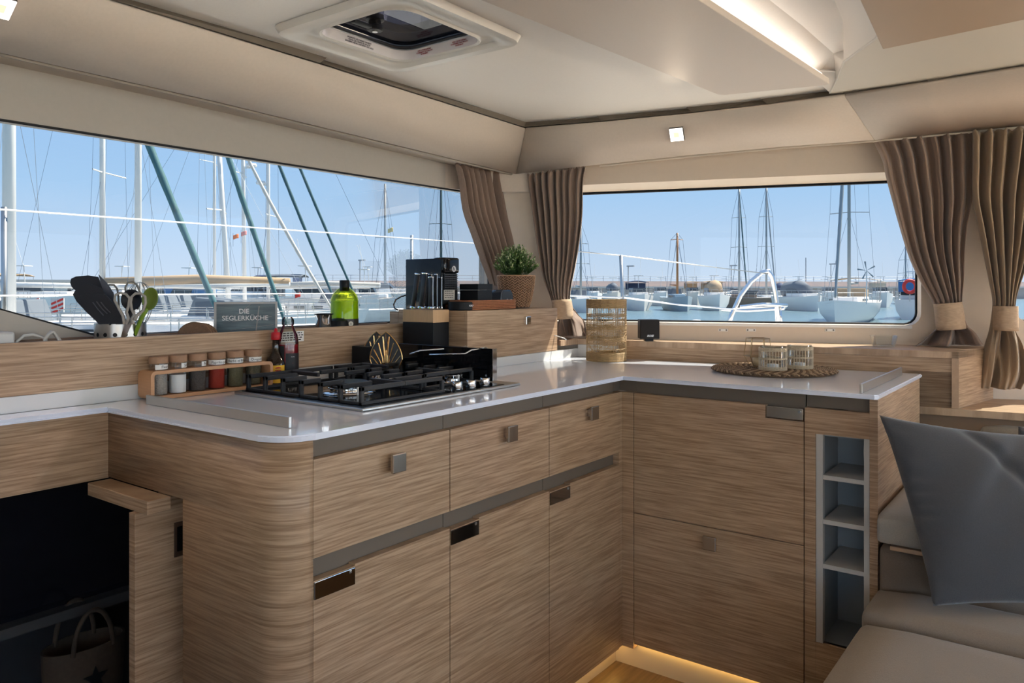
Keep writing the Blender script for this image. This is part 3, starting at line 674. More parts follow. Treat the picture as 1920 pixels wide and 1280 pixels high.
MB().lathe([(0, .002), (.0285, .002), (.0288, .110), (.0285, .113), (0, .113)], 28, c).build('red_sauce', mat('red_sauce', (.30, .010, .022), .25), t, smooth=True, autosmooth=True)
MB().lathe([(.0155, .168), (.0175, .170), (.0175, .1835), (.0125, .190), (.012, .192), (0, .192)], 24, c).build('clear_cap', CLG, t, smooth=True, autosmooth=True)
ac = acam(c); BL = mat('label_black', (.012, .012, .015), .5)
curved_label('label', BL, t, c, .0304, c.z+.004, c.z+.109, ac-1.5, ac-.35); curved_label('label', BL, t, c, .0304, c.z+.004, c.z+.088, ac-.22, ac+1.5)
for k, s in enumerate(('~~', '~', 'Chili')): curved_text(s, [.010, .007, .016][k], INKW if k != 1 else mat('label_red', (.4, .02, .04)), t, c, .0309, c.z+[.078, .060, .030][k], ac+.45, name='label_text')
# notice on the ledge board
p = atX(546, 631, -1.9035)
t = thing_w('notice_sticker', 'small white printed notice stuck on the ledge board behind the bottles', 'sticker', p)
MB().box(-1.904, -1.9033, p.y-.046, p.y+.046, p.z-.0155, p.z+.0155).build('paper', LABELW, t)
mb = MB(); rl = random.Random(5)
for k in range(4):
    y_ = p.y-.040; z_ = p.z+.0105-k*.0068
    while y_ < p.y+.036: w_ = rl.uniform(.004, .011); mb.box(-1.9033, -1.9031, y_, y_+w_, z_-.0016, z_+.0016); y_ += w_+.003
mb.build('illegible_print', INK, t)

# gas hob
hx_, hX, hy_, hY = -1.787, -1.297, 1.18, 1.777; zh = ZT+.0005
t = thing_w('gas_hob', 'three burner black glass gas hob with steel rim on the worktop', 'hob', (-1.54, 1.48, zh))
MB().box(hx_, hX, hy_, hY, zh, zh+.007, .002).build('steel_rim', STEEL, t)
MB().box(hx_+.014, hX-.012, hy_+.014, hY-.06, zh+.0045, zh+.0085, .001).build('glass_top', GLOSSB, t)
IRON = mat('cast_iron', (.018, .018, .020), .5, bump=.15, scale=300)
zg = zh+.0086
def finger(mb, x, ya, yb, z0, z1, w=.010, leg=True, axis='y'):
    """upright leg at ya and an arm running to yb"""
    s = 1 if yb > ya else -1
    if axis == 'y':
        if leg: mb.box(x-w/2, x+w/2, min(ya, ya+s*w), max(ya, ya+s*w), z0, z1, .0015, seg=1)
        mb.box(x-w/2, x+w/2, min(ya, yb), max(ya, yb), z1-.011, z1, .0015, seg=1)
    else:
        if leg: mb.box(min(ya, ya+s*w), max(ya, ya+s*w), x-w/2, x+w/2, z0, z1, .0015, seg=1)
        mb.box(min(ya, yb), max(ya, yb), x-w/2, x+w/2, z1-.011, z1, .0015, seg=1)
def burner(c, r, parent):
    b = MB().lathe([(0, 0), (r*1.25, 0), (r*1.35, .001), (r*1.25, .004), (r*.75, .004), (r*.72, .010), (0, .010)], 36, (c.x, c.y, zg)).build('burner_base', CHROME, parent, smooth=True, autosmooth=True)
    mb = MB(); mb.lathe([(r*.70, .010), (r*.95, .012), (r, .014), (r, .021), (r*.9, .023), (0, .023)], 36, (c.x, c.y, zg))
    for k in range(24):
        a = 2*PI*k/24; mb.box(-.001, .001, r*.93, r*1.03, .013, .0215, mtx=Matrix.Translation((c.x, c.y, zg)) @ Matrix.Rotation(a, 4, 'Z'))
    mb.build('burner_crown', CHROME, b, smooth=True, autosmooth=True)
    MB().lathe([(0, .023), (r*.92, .023), (r*.95, .025), (r*.9, .028), (0, .029)], 32, (c.x, c.y, zg)).build('burner_cap', BLACKM, b, smooth=True, autosmooth=True)
    MB().lathe([(0, 0), (.003, 0), (.003, .022), (.0015, .024), (0, .024)], 8, (c.x+r*1.2, c.y-r*.5, zg)).build('igniter', WHITEP, b)
burner(V(-1.53, 1.345, 0), .052, t); burner(V(-1.455, 1.665, 0), .027, t); burner(V(-1.70, 1.62, 0), .038, t)
def grate(xa, xb, ya, yb, zt, nfing):
    mb = MB()
    mb.box(xa, xb, ya, ya+.008, zg, zg+.007, .001, seg=1); mb.box(xa, xb, yb-.008, yb, zg, zg+.007, .001, seg=1)
    mb.box(xa, xa+.008, ya, yb, zg, zg+.007, .001, seg=1); mb.box(xb-.008, xb, ya, yb, zg, zg+.007, .001, seg=1)
    cx, cy = (xa+xb)/2, (ya+yb)/2
    for k in range(nfing):
        x = xa+.006+(xb-xa-.012)*k/(nfing-1); f = abs(k-(nfing-1)/2)/((nfing-1)/2)
        L = (yb-ya)*(.22+.26*f**1.5)
        if k in (0, nfing-1): L = (yb-ya)*.5
        finger(mb, x, ya, ya+L, zg, zt); finger(mb, x, yb, yb-L, zg, zt)
    for x_, s in ((xa+.01, 1), (xb-.01, -1)): finger(mb, cy, x_, x_+s*.11, zt-.012, zt, axis='x', leg=False)
    mb.build('pan_grate', IRON, t)
grate(-1.768, -1.325, 1.202, 1.485, zg+.042, 7)
grate(-1.768, -1.405, 1.495, 1.70, zg+.042, 6)
for (px_, py_) in ((857, 729), (883, 726), (909, 721)):
    p = atZ(px_, py_, .938); 
    k = MB().lathe([(0, 0), (.010, 0), (.010, .004), (.0125, .005), (.0135, .007), (.0135, .022), (.0125, .0235), (0, .0235)], 24, (p.x, p.y, zg)).build('knob', CHROME, t, smooth=True, autosmooth=True)
    MB().lathe([(.0, .0), (.0135, .0), (.013, .003), (0, .003)], 20, (p.x, p.y, zg)).build('knob_collar', BLACKM, k)
# black glossy side screen standing on the hob
t = thing_w('hob_screen', 'glossy black upright screen with a steel edge standing at the far end of the hob', 'screen', (-1.55, 1.745, zg))
MB().box(-1.76, -1.366, 1.735, 1.75, zg+.001, 1.028, .001).build('black_panel', GLOSSB, t)
MB().box(-1.366, -1.3635, 1.733, 1.752, zg+.001, 1.0285, .0005).build('steel_edge', CHROME, t)
def rod(pts, lab, rr=.0024):
    P = [atD(*q) for q in pts]; t = thing_w('pot_clamp', lab, 'pot clamp', P[0], group='steel pot clamps on the hob')
    MB().tube(P, rr, n=8).build('rod', CHROME, t, smooth=True)
    e = P[-1]
    mb = MB(); mb.lathe([(0, 0), (.006, 0), (.006, .012), (0, .012)], 14, mtx=Matrix.Translation(e+V(0, 0, -.008)))
    mb.tube([e+V(0, .0, .002), e+V(.006, .006, .006), e+V(.012, .012, .001), e+V(.009, .016, -.004)], .0016, n=6); mb.build('screw_clamp', STEEL, t, smooth=True, autosmooth=True)
rod([(752, 649, 2.45), (800, 651, 2.42), (866, 653, 2.36)], 'thin steel pot clamp rod resting level at the back of the black screen')
rod([(768, 664, 2.30), (788, 657, 2.30), (830, 654, 2.32), (868, 652, 2.33)], 'bent steel pot clamp rod with its tip turned down toward the burners')
rod([(805, 665, 2.22), (872, 663, 2.22), (884, 656, 2.23), (904, 654, 2.24)], 'steel pot clamp rod with a kink near the corner of the black screen')
# steel rails
def rail(p, q, lab, h=.022):
    d = (q-p).normalized(); n_ = V(-d.y, d.x, 0)
    t = thing_w('fiddle_rail', lab, 'rail', p); MB().prism([p, q, q+V(0, 0, h), p+V(0, 0, h)], n_*.007, bev=.001).build('bar', STEEL, t)
rail(V(-1.80, .952, ZT+.0005), V(-1.262, .955, ZT+.0005), 'long brushed steel rail on the worktop in front of the spice rack')
rail(V(-.478, 2.175, ZT+.0005), V(-.478, 2.715, ZT+.0005), 'steel rail across the right end of the white worktop', .024)

# knife block
kx1, ky0 = -1.71, 1.80
kx1 = -1.735; ky0 = atX(812, 690, kx1).y
kx0 = atY(755, 690, ky0).x; ky1 = atX(842, 690, kx1).y
kx0 = max(kx0, -1.902)
t = thing_w('knife_block', 'black and wood knife block beside the raised wooden box', 'knife block', ((kx0+kx1)/2, (ky0+ky1)/2, ZT))
z1k = atX(812, 605, kx1).z; z2k = atX(812, 581, kx1).z
MB().box(kx0, kx1, ky0, ky1, ZT+.001, z1k, .002).build('black_base', mat('satin_black', (.011, .012, .014), .45, spec=.25), t)
MB().box(kx0, kx1, ky0, ky1, z1k, z2k, .001).build('wooden_band', mat('light_ash', (.58, .38, .21), .4, var=.15, scale=14, stretch=(14, 14, 1)), t)
lp = atY(780, 648, ky0-.0006)
mb = MB(); mb.lathe([(0, 0), (.0105, 0)], 24); em = mb.build('round_mark', mat('mark_silver', (.6, .6, .62), .35), t); em.data.transform(frame((lp.x, lp.y, lp.z), (1, 0, 0), (0, 0, 1))); em.data.transform(Matrix.Translation(-V(*t['_w'])))
mb = MB()
for s in (-1, 1): mb.tube([(-.0035*s, .006, .0004), (.001*s, 0, .0004), (.0035*s, -.007, .0004)], .0006, n=5)
mb.tube([(-.003, -.004, .0004), (.003, -.004, .0004)], .0005, n=5)
em = mb.build('mark_figure', INK, t); em.data.transform(frame((lp.x, lp.y, lp.z), (1, 0, 0), (0, 0, 1))); em.data.transform(Matrix.Translation(-V(*t['_w'])))
KH = mat('knife_handle_black', (.014, .014, .016), .35)
ks = [(774, 578, 783, 512, .010, 'leftmost in the block'), (790, 578, 797, 511, .0115, 'second from the left'), (800, 577, 806, 513, .010, 'standing behind the short one'), (808, 578, 808, 518, .010, 'with a pale edge near the block corner'), (825, 578, 825, 519, .009, 'rightmost and slim'), (817, 578, 817, 513, .007, 'thin flat one behind the others')]
for (xa_, ya_, xb2, yb2, w, lab) in ks:
    yk = ky0+(.02 if lab.startswith(('left', 'second', 'with')) else .04)
    if 'rightmost' in lab: yk = ky1-.02
    a = atY(xa_, 560, yk); a.z = z2k; b_ = atY(xb2, yb2, yk); dd = b_-a; L = dd.length; d = dd.normalized()
    k = thing_w('kitchen_knife', 'black handled kitchen knife, %s' % lab, 'knife', a, group='knives in the block')
    xd = V(0, 1, 0); yd = d.cross(xd).normalized(); M = Matrix(((xd.x, yd.x, d.x, a.x), (xd.y, yd.y, d.y, a.y), (xd.z, yd.z, d.z, a.z), (0, 0, 0, 1)))
    MB().box(-w*.45, w*.45, -w*.9, w*.9, .010, L-.004, .003, mtx=M).build('handle', KH, k, smooth=True, autosmooth=True)
    MB().box(-w*.5, w*.5, -w, w, L-.005, L, .002, mtx=M).box(-w*.12, w*.12, -w*.95, w*.95, .008, L-.003, mtx=M).box(-w*.45, w*.45, -w*1.25, w*1.25, .0005, .011, .003, mtx=M).build('steel_bolster', CHROME, k, smooth=True, autosmooth=True)
# napkin holder
gx = -1.80; 
t = thing_w('napkin_holder', 'black napkin box with two pointed gold and black fan plates behind the hob', 'napkin holder', (-1.84, 1.72, ZT))
gy = 1.73
xa_, xb2 = atY(665, 690, gy).x, atY(735, 690, gy).x; xa_ = max(xa_, -1.901)
hx2 = -1.822
ya_ = atX(692, 680, hx2).y
MB().box(-1.898, hx2, ya_-.004, ya_+.075, ZT+.001, atX(692, 650, hx2).z, .002).build('black_box', mat('satin_black', (.011, .012, .014), .45, spec=.25), t)
GOLD = mat('brass_gold', (.75, .47, .20), .25, metal=1.0); BLK = mat('fan_black', (.012, .012, .012), .4)
def fan(c, wdt, hgt, xd, thick=.003):
    up = V(0, 0, 1); f = t
    out = []
    for k in range(9):
        u = k/8; out.append((wdt/2*math.sin(PI/2*(1-u))**.8 if u < 1 else 0, hgt*(.40+.60*u)))
    R = [(wdt*.30, 0)]+[(max(0, a), b) for a, b in out]; P = R+[(-a, b) for a, b in R[::-1] if a > 1e-6]
    nn = xd.cross(up)
    MB().prism([c+xd*a+up*b for a, b in P], nn*thick).build('fan_plate', BLK, t)
    mb = MB(); e_ = [c+xd*a+up*b+nn*(thick/2) for a, b in P]; mb.tube(e_, .0022, n=6, closed=True)
    for s in (-1, 1):
        for (aa, hh) in ((.10, .90), (.24, .76), (.38, .62), (.46, .48)):
            mb.tube([c+xd*(s*.006)+nn*(thick+.0003)+up*.004, c+xd*(s*wdt*aa*.45)+nn*(thick+.0003)+up*(hgt*hh*.55), c+xd*(s*wdt*aa)+nn*(thick+.0003)+up*(hgt*hh)], .0019, n=5)
    mb.tube([c+nn*(thick+.0003), c+nn*(thick+.0003)+up*hgt*.60], .0019, n=5); mb.tube([c+nn*(thick+.0003)+up*hgt*.5, c+nn*(thick+.0003)+up*hgt*.72+xd*.006, c+nn*(thick+.0003)+up*hgt*.97, c+nn*(thick+.0003)+up*hgt*.72-xd*.006], .0016, n=5, closed=True)
    mb.build('gold_inlay', GOLD, t)
g0 = atD(724, 693, 2.36); g0.z = ZT+.003
g1 = atD(706, 690, 2.47); g1.z = ZT+.004
fan(g0, .098, atD(719, 622, 2.36).z-g0.z, V(*RT, 0)); fan(g1, .088, atD(705, 621, 2.47).z-g1.z, V(*RT, 0))

# trough behind the board
t = thing_w('trough_floor', 'long wooden trough behind the ledge board under the left window', 'trough', (-1.97, 1.0, .96))
ZTR = .968
MB().box(-2.035, -1.9155, -.9, 1.972, ZTR-.012, ZTR).build('floor_board', OAKTOP, t)
# utensil cup
c = V(-1.9765, atX(226, 610, -1.9765).y, ZTR+.0005); rc = .060
t = thing_w('utensil_cup', 'steel utensil cup with round holes on the ledge', 'cup', c)
zr = atX(226, 607, -1.975+.04).z-c.z
MB().lathe([(0, .001), (rc-.002, .001), (rc, .003), (rc, zr), (rc-.0015, zr), (rc-.0015, .004), (0, .004)], 48, c).build('cup_body', STEEL, t, smooth=True, autosmooth=True)
mb = MB(); hz = atX(226, 628, -1.915).z
for k in range(16):
    a = 2*PI*k/16+.12; mb.lathe([(0, .0), (.0052, .0)], 14, mtx=frame((c.x+(rc+.0003)*math.cos(a), c.y+(rc+.0003)*math.sin(a), hz), (-math.sin(a), math.cos(a), 0), (0, 0, 1)))
mb.build('drain_hole', BLACKM, t)
NYL = mat('black_nylon', (.018, .019, .026), .45); NYG = mat('slate_nylon', (.085, .095, .12), .45)
base = c+V(0, 0, .02)
dcup = 1.92
def blade(pts, m, name, lab, dist, th=.003, tip=None, extra=None, handle=True, cat_='utensil', g='utensils in the steel cup'):
    P = [atD(a, b, dist) for a, b in pts]; t = thing_w(name, lab, cat_, base+V(random.uniform(-.01, .01), random.uniform(-.01, .01), 0), group=g)
    nn = V(FW[0], FW[1], 0)
    b_ = MB().prism(P, nn*th, bev=.001).build('blade', m, t)
    lo = sorted(P, key=lambda p: p.z)[:2]; mid = (lo[0]+lo[1])/2
    mb = MB(); mb.tube([mid+nn*th*.5+V(0, 0, .004), (mid+base)/2+nn*.005, base], .006, n=8); mb.build('handle', m, t, smooth=True)
    return t, b_
blade([(131, 530), (133, 522), (142, 518), (165, 516), (184, 519), (188, 530), (205, 560), (215, 606), (196, 608), (176, 585), (150, 556), (141, 543), (134, 538)], NYL, 'ladle_spatula', 'large black rounded turner leaning left, topmost of the black utensils', 1.97)
blade([(184, 514), (200, 530), (212, 548), (215, 558), (220, 575), (216, 600), (208, 590), (198, 560), (190, 535)], NYG, 'spatula', 'slate grey flat spatula behind the black turners', 1.955)
blade([(136, 552), (140, 545), (152, 538), (158, 530), (162, 530), (190, 540), (205, 565), (222, 590), (222, 608), (186, 608), (160, 583), (143, 565)], NYL, 'spatula', 'black spatula behind the slotted turner', 1.93)
tb, bb = blade([(147, 562), (148, 556), (154, 553), (185, 549), (198, 552), (210, 566), (228, 590), (229, 608), (185, 608), (160, 580)], NYL, 'slotted_turner', 'black slotted turner in front of the other utensils', 1.91)
mb = MB()
for (a, b2) in (((174, 566), (194, 591)), ((181, 565), (201, 588)), ((189, 566), (207, 586))):
    p, q = atD(*a, 1.908), atD(*b2, 1.908); mb.tube([p, (p+q)/2+V(0, 0, -.002), q], .0013, n=6)
mb.build('slot', mat('slot_grey', (.10, .10, .12), .4), tb)
sc_m = mat('scissor_grey', (.36, .34, .31), .45)
t = thing_w('kitchen_scissors', 'scissors with grey loop handles standing in the cup', 'scissors', base, group='utensils in the steel cup')
for pts in ([(234, 607), (231, 592), (224, 580), (215, 563), (216, 553), (225, 549), (236, 551), (243, 559), (241, 574), (237, 585), (241, 597), (236, 607)], [(250, 607), (247, 598), (252, 590), (247, 580), (245, 566), (247, 556), (254, 550), (264, 550), (272, 556), (273, 568), (268, 582), (256, 592), (252, 600)]):
    P = [atD(a, b2, 1.895) for a, b2 in pts]
    MB().tube(P, lambda u: .0032+.0016*abs(2*u-1)**3, n=8).build('loop_handle', sc_m, t, smooth=True)
MB().prism([atD(236, 600, 1.90), atD(250, 600, 1.90), base+V(.02, -.03, .02)], V(FW[0], FW[1], 0)*.002).build('blades', STEEL, t)
t = thing_w('green_spoon', 'olive green spoon at the right of the utensil cup', 'spoon', base, group='utensils in the steel cup')
cs = atD(281, 560, 1.915)
def spoon(u, v):
    a = 2*PI*u; q = cs+V(*RT, 0)*(v*(.0195*math.cos(a)+.004*math.sin(a)))+V(0, 0, v*(.0275*math.sin(a)-.002*math.cos(a)))+V(FW[0], FW[1], 0)*(.010*(1-v*v)); return q
mb = MB(); mb.grid(spoon, 28, 6, close_u=True); mb.build('bowl', mat('olive_silicone', (.16, .22, .03), .4), t, smooth=True, solid=.002)
MB().tube([atD(276, 578, 1.915), atD(264, 598, 1.93), base], lambda u: .0052, n=8).build('handle', mat('green_silicone', (.20, .33, .03), .4), t, smooth=True)
t = thing_w('whisk', 'steel balloon whisk rising behind the scissors', 'whisk', base, group='utensils in the steel cup')
cw = atD(262, 560, 1.99); mb = MB()
for k in range(7):
    a = PI*k/7; pts = []
    for i in range(21):
        u = i/20*2-1; w = .0300*math.cos(u*PI/2)**.75 if abs(u) < 1 else 0
        s_ = math.sin(u*PI*.5)
        th_ = (i/20)*2*PI*.86-.86*PI
        pts.append(cw+V(math.cos(a), math.sin(a), 0)*(.031*math.sin(th_*1.0)*1.0)+V(0, 0, .052*math.cos(th_*.98)*(.9 if math.cos(th_) > 0 else 1.3)-.004))
    mb.tube(pts, .0008, n=5)
mb.build('wires', STEEL, t, smooth=True)
MB().tube([cw+V(0, 0, -.055), base], .006, n=8).build('handle', STEEL, t, smooth=True)
t = thing_w('grey_loop_tool', 'utensil with a grey looped rim standing between the turners and the whisk', 'utensil', base, group='utensils in the steel cup')
mb = MB(); mb.tube([atD(236, 560, 1.96), atD(235, 538, 1.96), atD(240, 529, 1.96), atD(250, 528, 1.96), atD(258, 536, 1.96), atD(263, 550, 1.96), atD(258, 580, 1.96)], .0026, n=8); mb.tube([atD(203, 534, 1.99), atD(214, 534, 1.99), atD(220, 542, 1.99), atD(222, 556, 1.98), atD(224, 600, 1.96)], .0026, n=8)
mb.build('loop', mat('loop_grey', (.22, .21, .19), .4), t, smooth=True)
t = thing_w('black_spoon', 'round black spoon seen through the scissor handles', 'spoon', base, group='utensils in the steel cup')
cs2 = atD(246, 562, 1.935)
mb = MB(); mb.grid(lambda u, v: cs2+V(*RT, 0)*(v*.026*math.cos(2*PI*u))+V(0, 0, v*.026*math.sin(2*PI*u))+V(FW[0], FW[1], 0)*(.012*(1-v*v)), 28, 6, close_u=True); mb.build('bowl', NYL, t, smooth=True, solid=.002)
MB().tube([atD(246, 578, 1.94), base], .006, n=8).build('handle', NYL, t, smooth=True)
# adapter box and cable at the far left
c = atX(12, 632, -1.985); c.z = ZTR+.0005
t = thing_w('clear_box', 'translucent white plastic box at the left end of the ledge', 'box', c); zt_ = atX(12, 622, -1.96).z
MB().box(-2.01, -1.95, c.y-.08, atX(29, 630, -1.95).y, c.z, zt_, .006, seg=3).build('box_body', mat('milky_plastic', (.58, .58, .58), .3), t, smooth=True, autosmooth=True)
t = thing_w('white_cable', 'coiled white cable lying on the ledge under the window corner', 'cable', atX(90, 640, -1.98))
P = [(20, 660, -1.97), (32, 640, -1.97), (45, 629, -1.975), (62, 627, -1.975), (80, 632, -1.975), (95, 650, -1.975), (105, 668, -1.975)]
mb = MB(); mb.tube([atX(*q) for q in P], .0032, n=8)
mb.tube([atX(84, 650, -1.975), atX(86, 633, -1.975), atX(95, 622, -1.975), (atX(101, 624, -1.975)), atX(112, 638, -1.975), atX(120, 655, -1.975)], .0042, n=8)
mb.tube([atX(80, 652, -1.96), atX(84, 636, -1.96), atX(92, 626, -1.965), (atX(100, 622, -1.965)), atX(106, 630, -1.965), atX(114, 645, -1.965), atX(118, 660, -1.965)], .0032, n=8); mb.build('cord', mat('cable_white', (.62, .60, .56), .4), t, smooth=True)
# cork coasters
CORK = mat('cork', (.20, .115, .07), .85, var=.35, scale=260, bump=.3)
for k in range(4):
    c = atX(366+k*5.5, 634, -1.985); c.z = ZTR+.052+.045; r = .050
    c = atD(367+k*5.2, 634, 2.02+k*.012); 
    cc = V(c.x, c.y, ZTR+.0545+.0005)
    cc = atX(364+k*5.0, 603+k*.6, -1.975); cc.z -= .049
    lab = ['front', 'second', 'third', 'hindmost'][k]
    xd = V(*RT, 0); yd = V(0, 0, 1)
    M = frame(cc, xd, yd)
    o = MB().lathe([(0, 0), (.047, 0), (.0485, .0015), (.0485, .006), (.047, .0075), (0, .0075)], 40, mtx=M @ Matrix.Rotation(-.12, 4, 'X')).build('cork_coaster', CORK, smooth=True, autosmooth=True)
    tag(o, 'round cork coaster leaning beside the letter sign, %s of the stack' % lab, 'coaster', 'cork coasters on the ledge')
    o.data.transform(Matrix.Translation((-cc.x, -cc.y, -cc.z))); o.location = cc
cz_ = atX(364, 603, -1.975).z-.0985
if cz_ > ZTR+.004: MB().box(-2.02, -1.93, atX(340, 634, -1.975).y-.01, atX(400, 634, -1.975).y+.02, ZTR+.0005, cz_, .002).build('coaster_stand', BLACKM, label='low black stand under the cork coasters behind the ledge board', cat='stand')
# letter sign
sl = atX(401, 566, -2.031); sr_d = V(.60, .80, 0).normalized()
w_ = .176; hz0 = ZTR+.0005; hz1 = sl.z
t = thing_w('letter_sign', 'framed picture sign with white capital letters on the ledge', 'sign', V(sl.x, sl.y, hz0))
nn = V(sr_d.y, -sr_d.x, 0)   # faces the camera
M = frame((sl.x, sl.y, hz0), sr_d, (0, 0, 1)); H_ = hz1-hz0
FRM = mat('sign_frame_grey', (.42, .42, .42), .4)
MB().box(0, w_, 0, H_, -.022, 0, .001, mtx=M).build('frame', FRM, t)
mseas, nt, b = nodes('sea_picture'); MATS['sea_picture'] = mseas
tcn = nt.nodes.new('ShaderNodeTexCoord'); mp = nt.nodes.new('ShaderNodeMapping'); mp.inputs['Scale'].default_value = (6, 6, 60); nz = nt.nodes.new('ShaderNodeTexNoise'); nz.inputs['Scale'].default_value = 2.0; nz.inputs['Detail'].default_value = 5
rr_ = nt.nodes.new('ShaderNodeValToRGB'); rr_.color_ramp.elements[0].color = (.028, .06, .08, 1); rr_.color_ramp.elements[1].color = (.10, .16, .19, 1); rr_.color_ramp.elements[0].position = .3; rr_.color_ramp.elements[1].position = .75
nt.links.new(tcn.outputs['Object'], mp.inputs[0]); nt.links.new(mp.outputs[0], nz.inputs[0]); nt.links.new(nz.outputs[0], rr_.inputs[0]); nt.links.new(rr_.outputs[0], b.inputs['Base Color']); b.inputs['Roughness'].default_value = .35
MB().box(.007, w_-.006, .006, H_-.006, 0, .0008, mtx=M).build('sea_picture', mseas, t)
text('DIE', .0195, INKW, t, M @ Matrix.Translation((w_*.47, H_-.028, .0012)), 'lettering', bold=.0002)
text('SEGLERKÜCHE', .0195, INKW, t, M @ Matrix.Translation((w_*.49, H_-.048, .0012)), 'lettering', bold=.0002)
mb = MB()
for a, b2 in (((.04, .14), (.10, .192)), ((.05, .14), (.16, .155)), ((.045, .115), (.165, .13))): mb.tube([M @ V(a[0], a[1]*H_/.2, .001), M @ V(b2[0], b2[1]*H_/.2, .001)], .0004, n=4)
mb.tube([M @ V(.110, H_*.30, .001), M @ V(.125, H_-.012, .001)], .0018, n=4); mb.build('rigging_lines', mat('picture_line', (.35, .33, .32), .5), t)
# steel jug, black lid, green bottle
c = V(-1.975, atX(607, 600, -1.975).y, ZTR+.0005); zt_ = atX(607, 590, -1.975).z-c.z
t = thing_w('steel_jug', 'small polished steel jug with a dark rim on the ledge beside the green bottle', 'jug', c)
MB().lathe([(0, 0), (.026, 0), (.028, .003), (.0285, zt_*.5), (.025, zt_-.012), (.028, zt_), (.0265, zt_), (.0235, zt_-.012), (.027, zt_*.5), (.026, .004), (0, .004)], 32, c).build('jug_body', CHROME, t, smooth=True, autosmooth=True)
MB().lathe([(.0265, zt_), (.030, zt_+.001), (.030, zt_+.004), (.0265, zt_+.004)], 32, c).build('dark_rim', BLACKM, t, smooth=True)
c = V(-1.962, atX(634, 600, -1.962).y, ZTR+.0005)
dk = MB().lathe([(0, 0), (.033, 0), (.034, .003), (.034, .115), (.030, .128), (.018, .134), (0, .136)], 32, (0, 0, 0)).build('black_canister', BLACKM, smooth=True, autosmooth=True, label='round black canister half hidden between the steel jug and the green bottle', cat='canister'); dk.location = c
GRN = glass_pane('yellow_green_glass', (.86, .93, .20), .7)
c = V(-1.985, atX(646, 560, -1.985).y, ZTR+.0005)
dz = lambda py: atX(646, py, -1.985).z-c.z
hb = dz(562)
prof = [(0, 0), (.040, 0), (.044, .004), (.0455, hb*.55), (.0455, hb), (.041, hb+.016), (.028, hb+.032), (.0165, hb+.040), (.0145, hb+.05), (.0145, dz(543))]
t = bottle('wine_bottle', 'bulbous bright green glass bottle with a black neck on the ledge', c, prof, GRN, 36, sx=1, sy=1)
MB().lathe([(0, dz(598)), (.044, dz(598)), (.0445, hb*.8), (.0445, hb-.004), (0, hb-.004)], 32, c).build('green_liquid', mat('green_liquid', (.50, .70, .02), .3, trans=.6), t, smooth=True, autosmooth=True)
MB().lathe([(.0150, dz(545)), (.0160, dz(545)), (.0165, dz(527)), (.015, dz(525)), (0, dz(525))], 28, c).build('black_neck_foil', BLACKM, t, smooth=True, autosmooth=True)
ac = acam(c)
curved_label('label', mat('label_brownblack', (.03, .022, .015), .4), t, c, .0462, dz(640)+c.z, dz(597)+c.z, ac-1.45, ac+1.45, 20)
mb = MB(); mb.lathe([(0, 0), (.0085, 0)], 24, mtx=frame(c+V(.0468*math.cos(ac+.45), .0468*math.sin(ac+.45), dz(606)), (-math.sin(ac+.45), math.cos(ac+.45), 0), (0, 0, 1))); mb.build('round_mark', mat('mark_cream', (.7, .66, .55), .5), t)
mb = MB(); mb.tube([c+V(.0472*math.cos(ac+a_), .0472*math.sin(ac+a_), dz(606)+z_) for a_, z_ in ((.38, -.003), (.45, .004), (.52, -.003), (.42, 0), (.48, 0))], .0006, n=4); mb.build('mark_figure', INK, t)

# ---- on top of the raised box
ZB = 1.1262
# coffee machine
mx1 = -1.775; my0 = atX(833, 560, mx1).y; mx0 = atY(760, 560, my0).x; my1 = atX(860, 560, mx1).y; my1 = my0+.105
mx1b = mx1
zt_ = atX(833, 482, mx1).z
t = thing_w('coffee_machine', 'compact glossy black capsule coffee machine on the raised wooden box', 'coffee machine', ((mx0+mx1)/2, (my0+my1)/2, ZB))
MB().box(mx0, mx1-.012, my0, my0+.022, ZB+.0005, zt_-.003, .004, seg=3).build('side_panel', GLOSSB, t, smooth=True, autosmooth=True)
yy = atX(860, 560, mx1).y
yF0, yF1 = my0+.001, my0+.082
MB().box(mx0+.01, mx1-.03, my0+.022, yF1-.004, ZB+.001, zt_-.006, .003).build('core', BLACKM, t)
zf = atX(845, 512, mx1).z
MB().box(mx1-.055, mx1, yF0, yF1, zf, zt_, .008, seg=3).build('brew_head', GLOSSB, t, smooth=True, autosmooth=True)
zg0 = atX(845, 545, mx1).z
mb = MB()
for k in range(9): mb.box(mx1-.03, mx1-.004, yF0+.006, yF1-.006, zg0+.003+k*.0065, zg0+.006+k*.0065)
for k in range(7): mb.box(mx1-.03, mx1-.006, yF0+.009+k*.0095, yF0+.0105+k*.0095, zg0+.003, zg0+.060)
mb.build('grille', mat('grille_grey', (.035, .036, .04), .35), t)
zs0, zs1 = atX(845, 562, mx1).z, atX(845, 542, mx1).z
MB().box(mx1-.03, mx1-.008, yF0+.002, yF1-.002, ZB+.02, zg0+.002, .002).build('cup_bay', BLACKM, t)
MB().box(mx1-.008, mx1-.0072, yF0+.006, yF0+.062, zs0, zs1).build('rating_label', mat('label_grey', (.50, .49, .45), .5), t)
mb = MB(); rl = random.Random(6)
for k in range(4):
    y_ = yF0+.010; z_ = (zs0+zs1)/2+.012-k*.0075
    while y_ < yF0+.052: w_ = rl.uniform(.003, .009); mb.box(mx1-.0072, mx1-.0069, y_, y_+w_, z_-.0014, z_+.0014); y_ += w_+.003
mb.build('illegible_print', INK, t)
lz = atX(851, 504, mx1).z; ly = atX(851, 504, mx1).y
lyc = min(ly, yF1-.014)
mb = MB(); mb.lathe([(0, 0), (.0105, 0)], 24, mtx=frame((mx1+.0006, lyc, lz), (0, 1, 0), (0, 0, 1))); mb.build('round_mark', mat('mark_silver', (.6, .6, .62), .35), t)
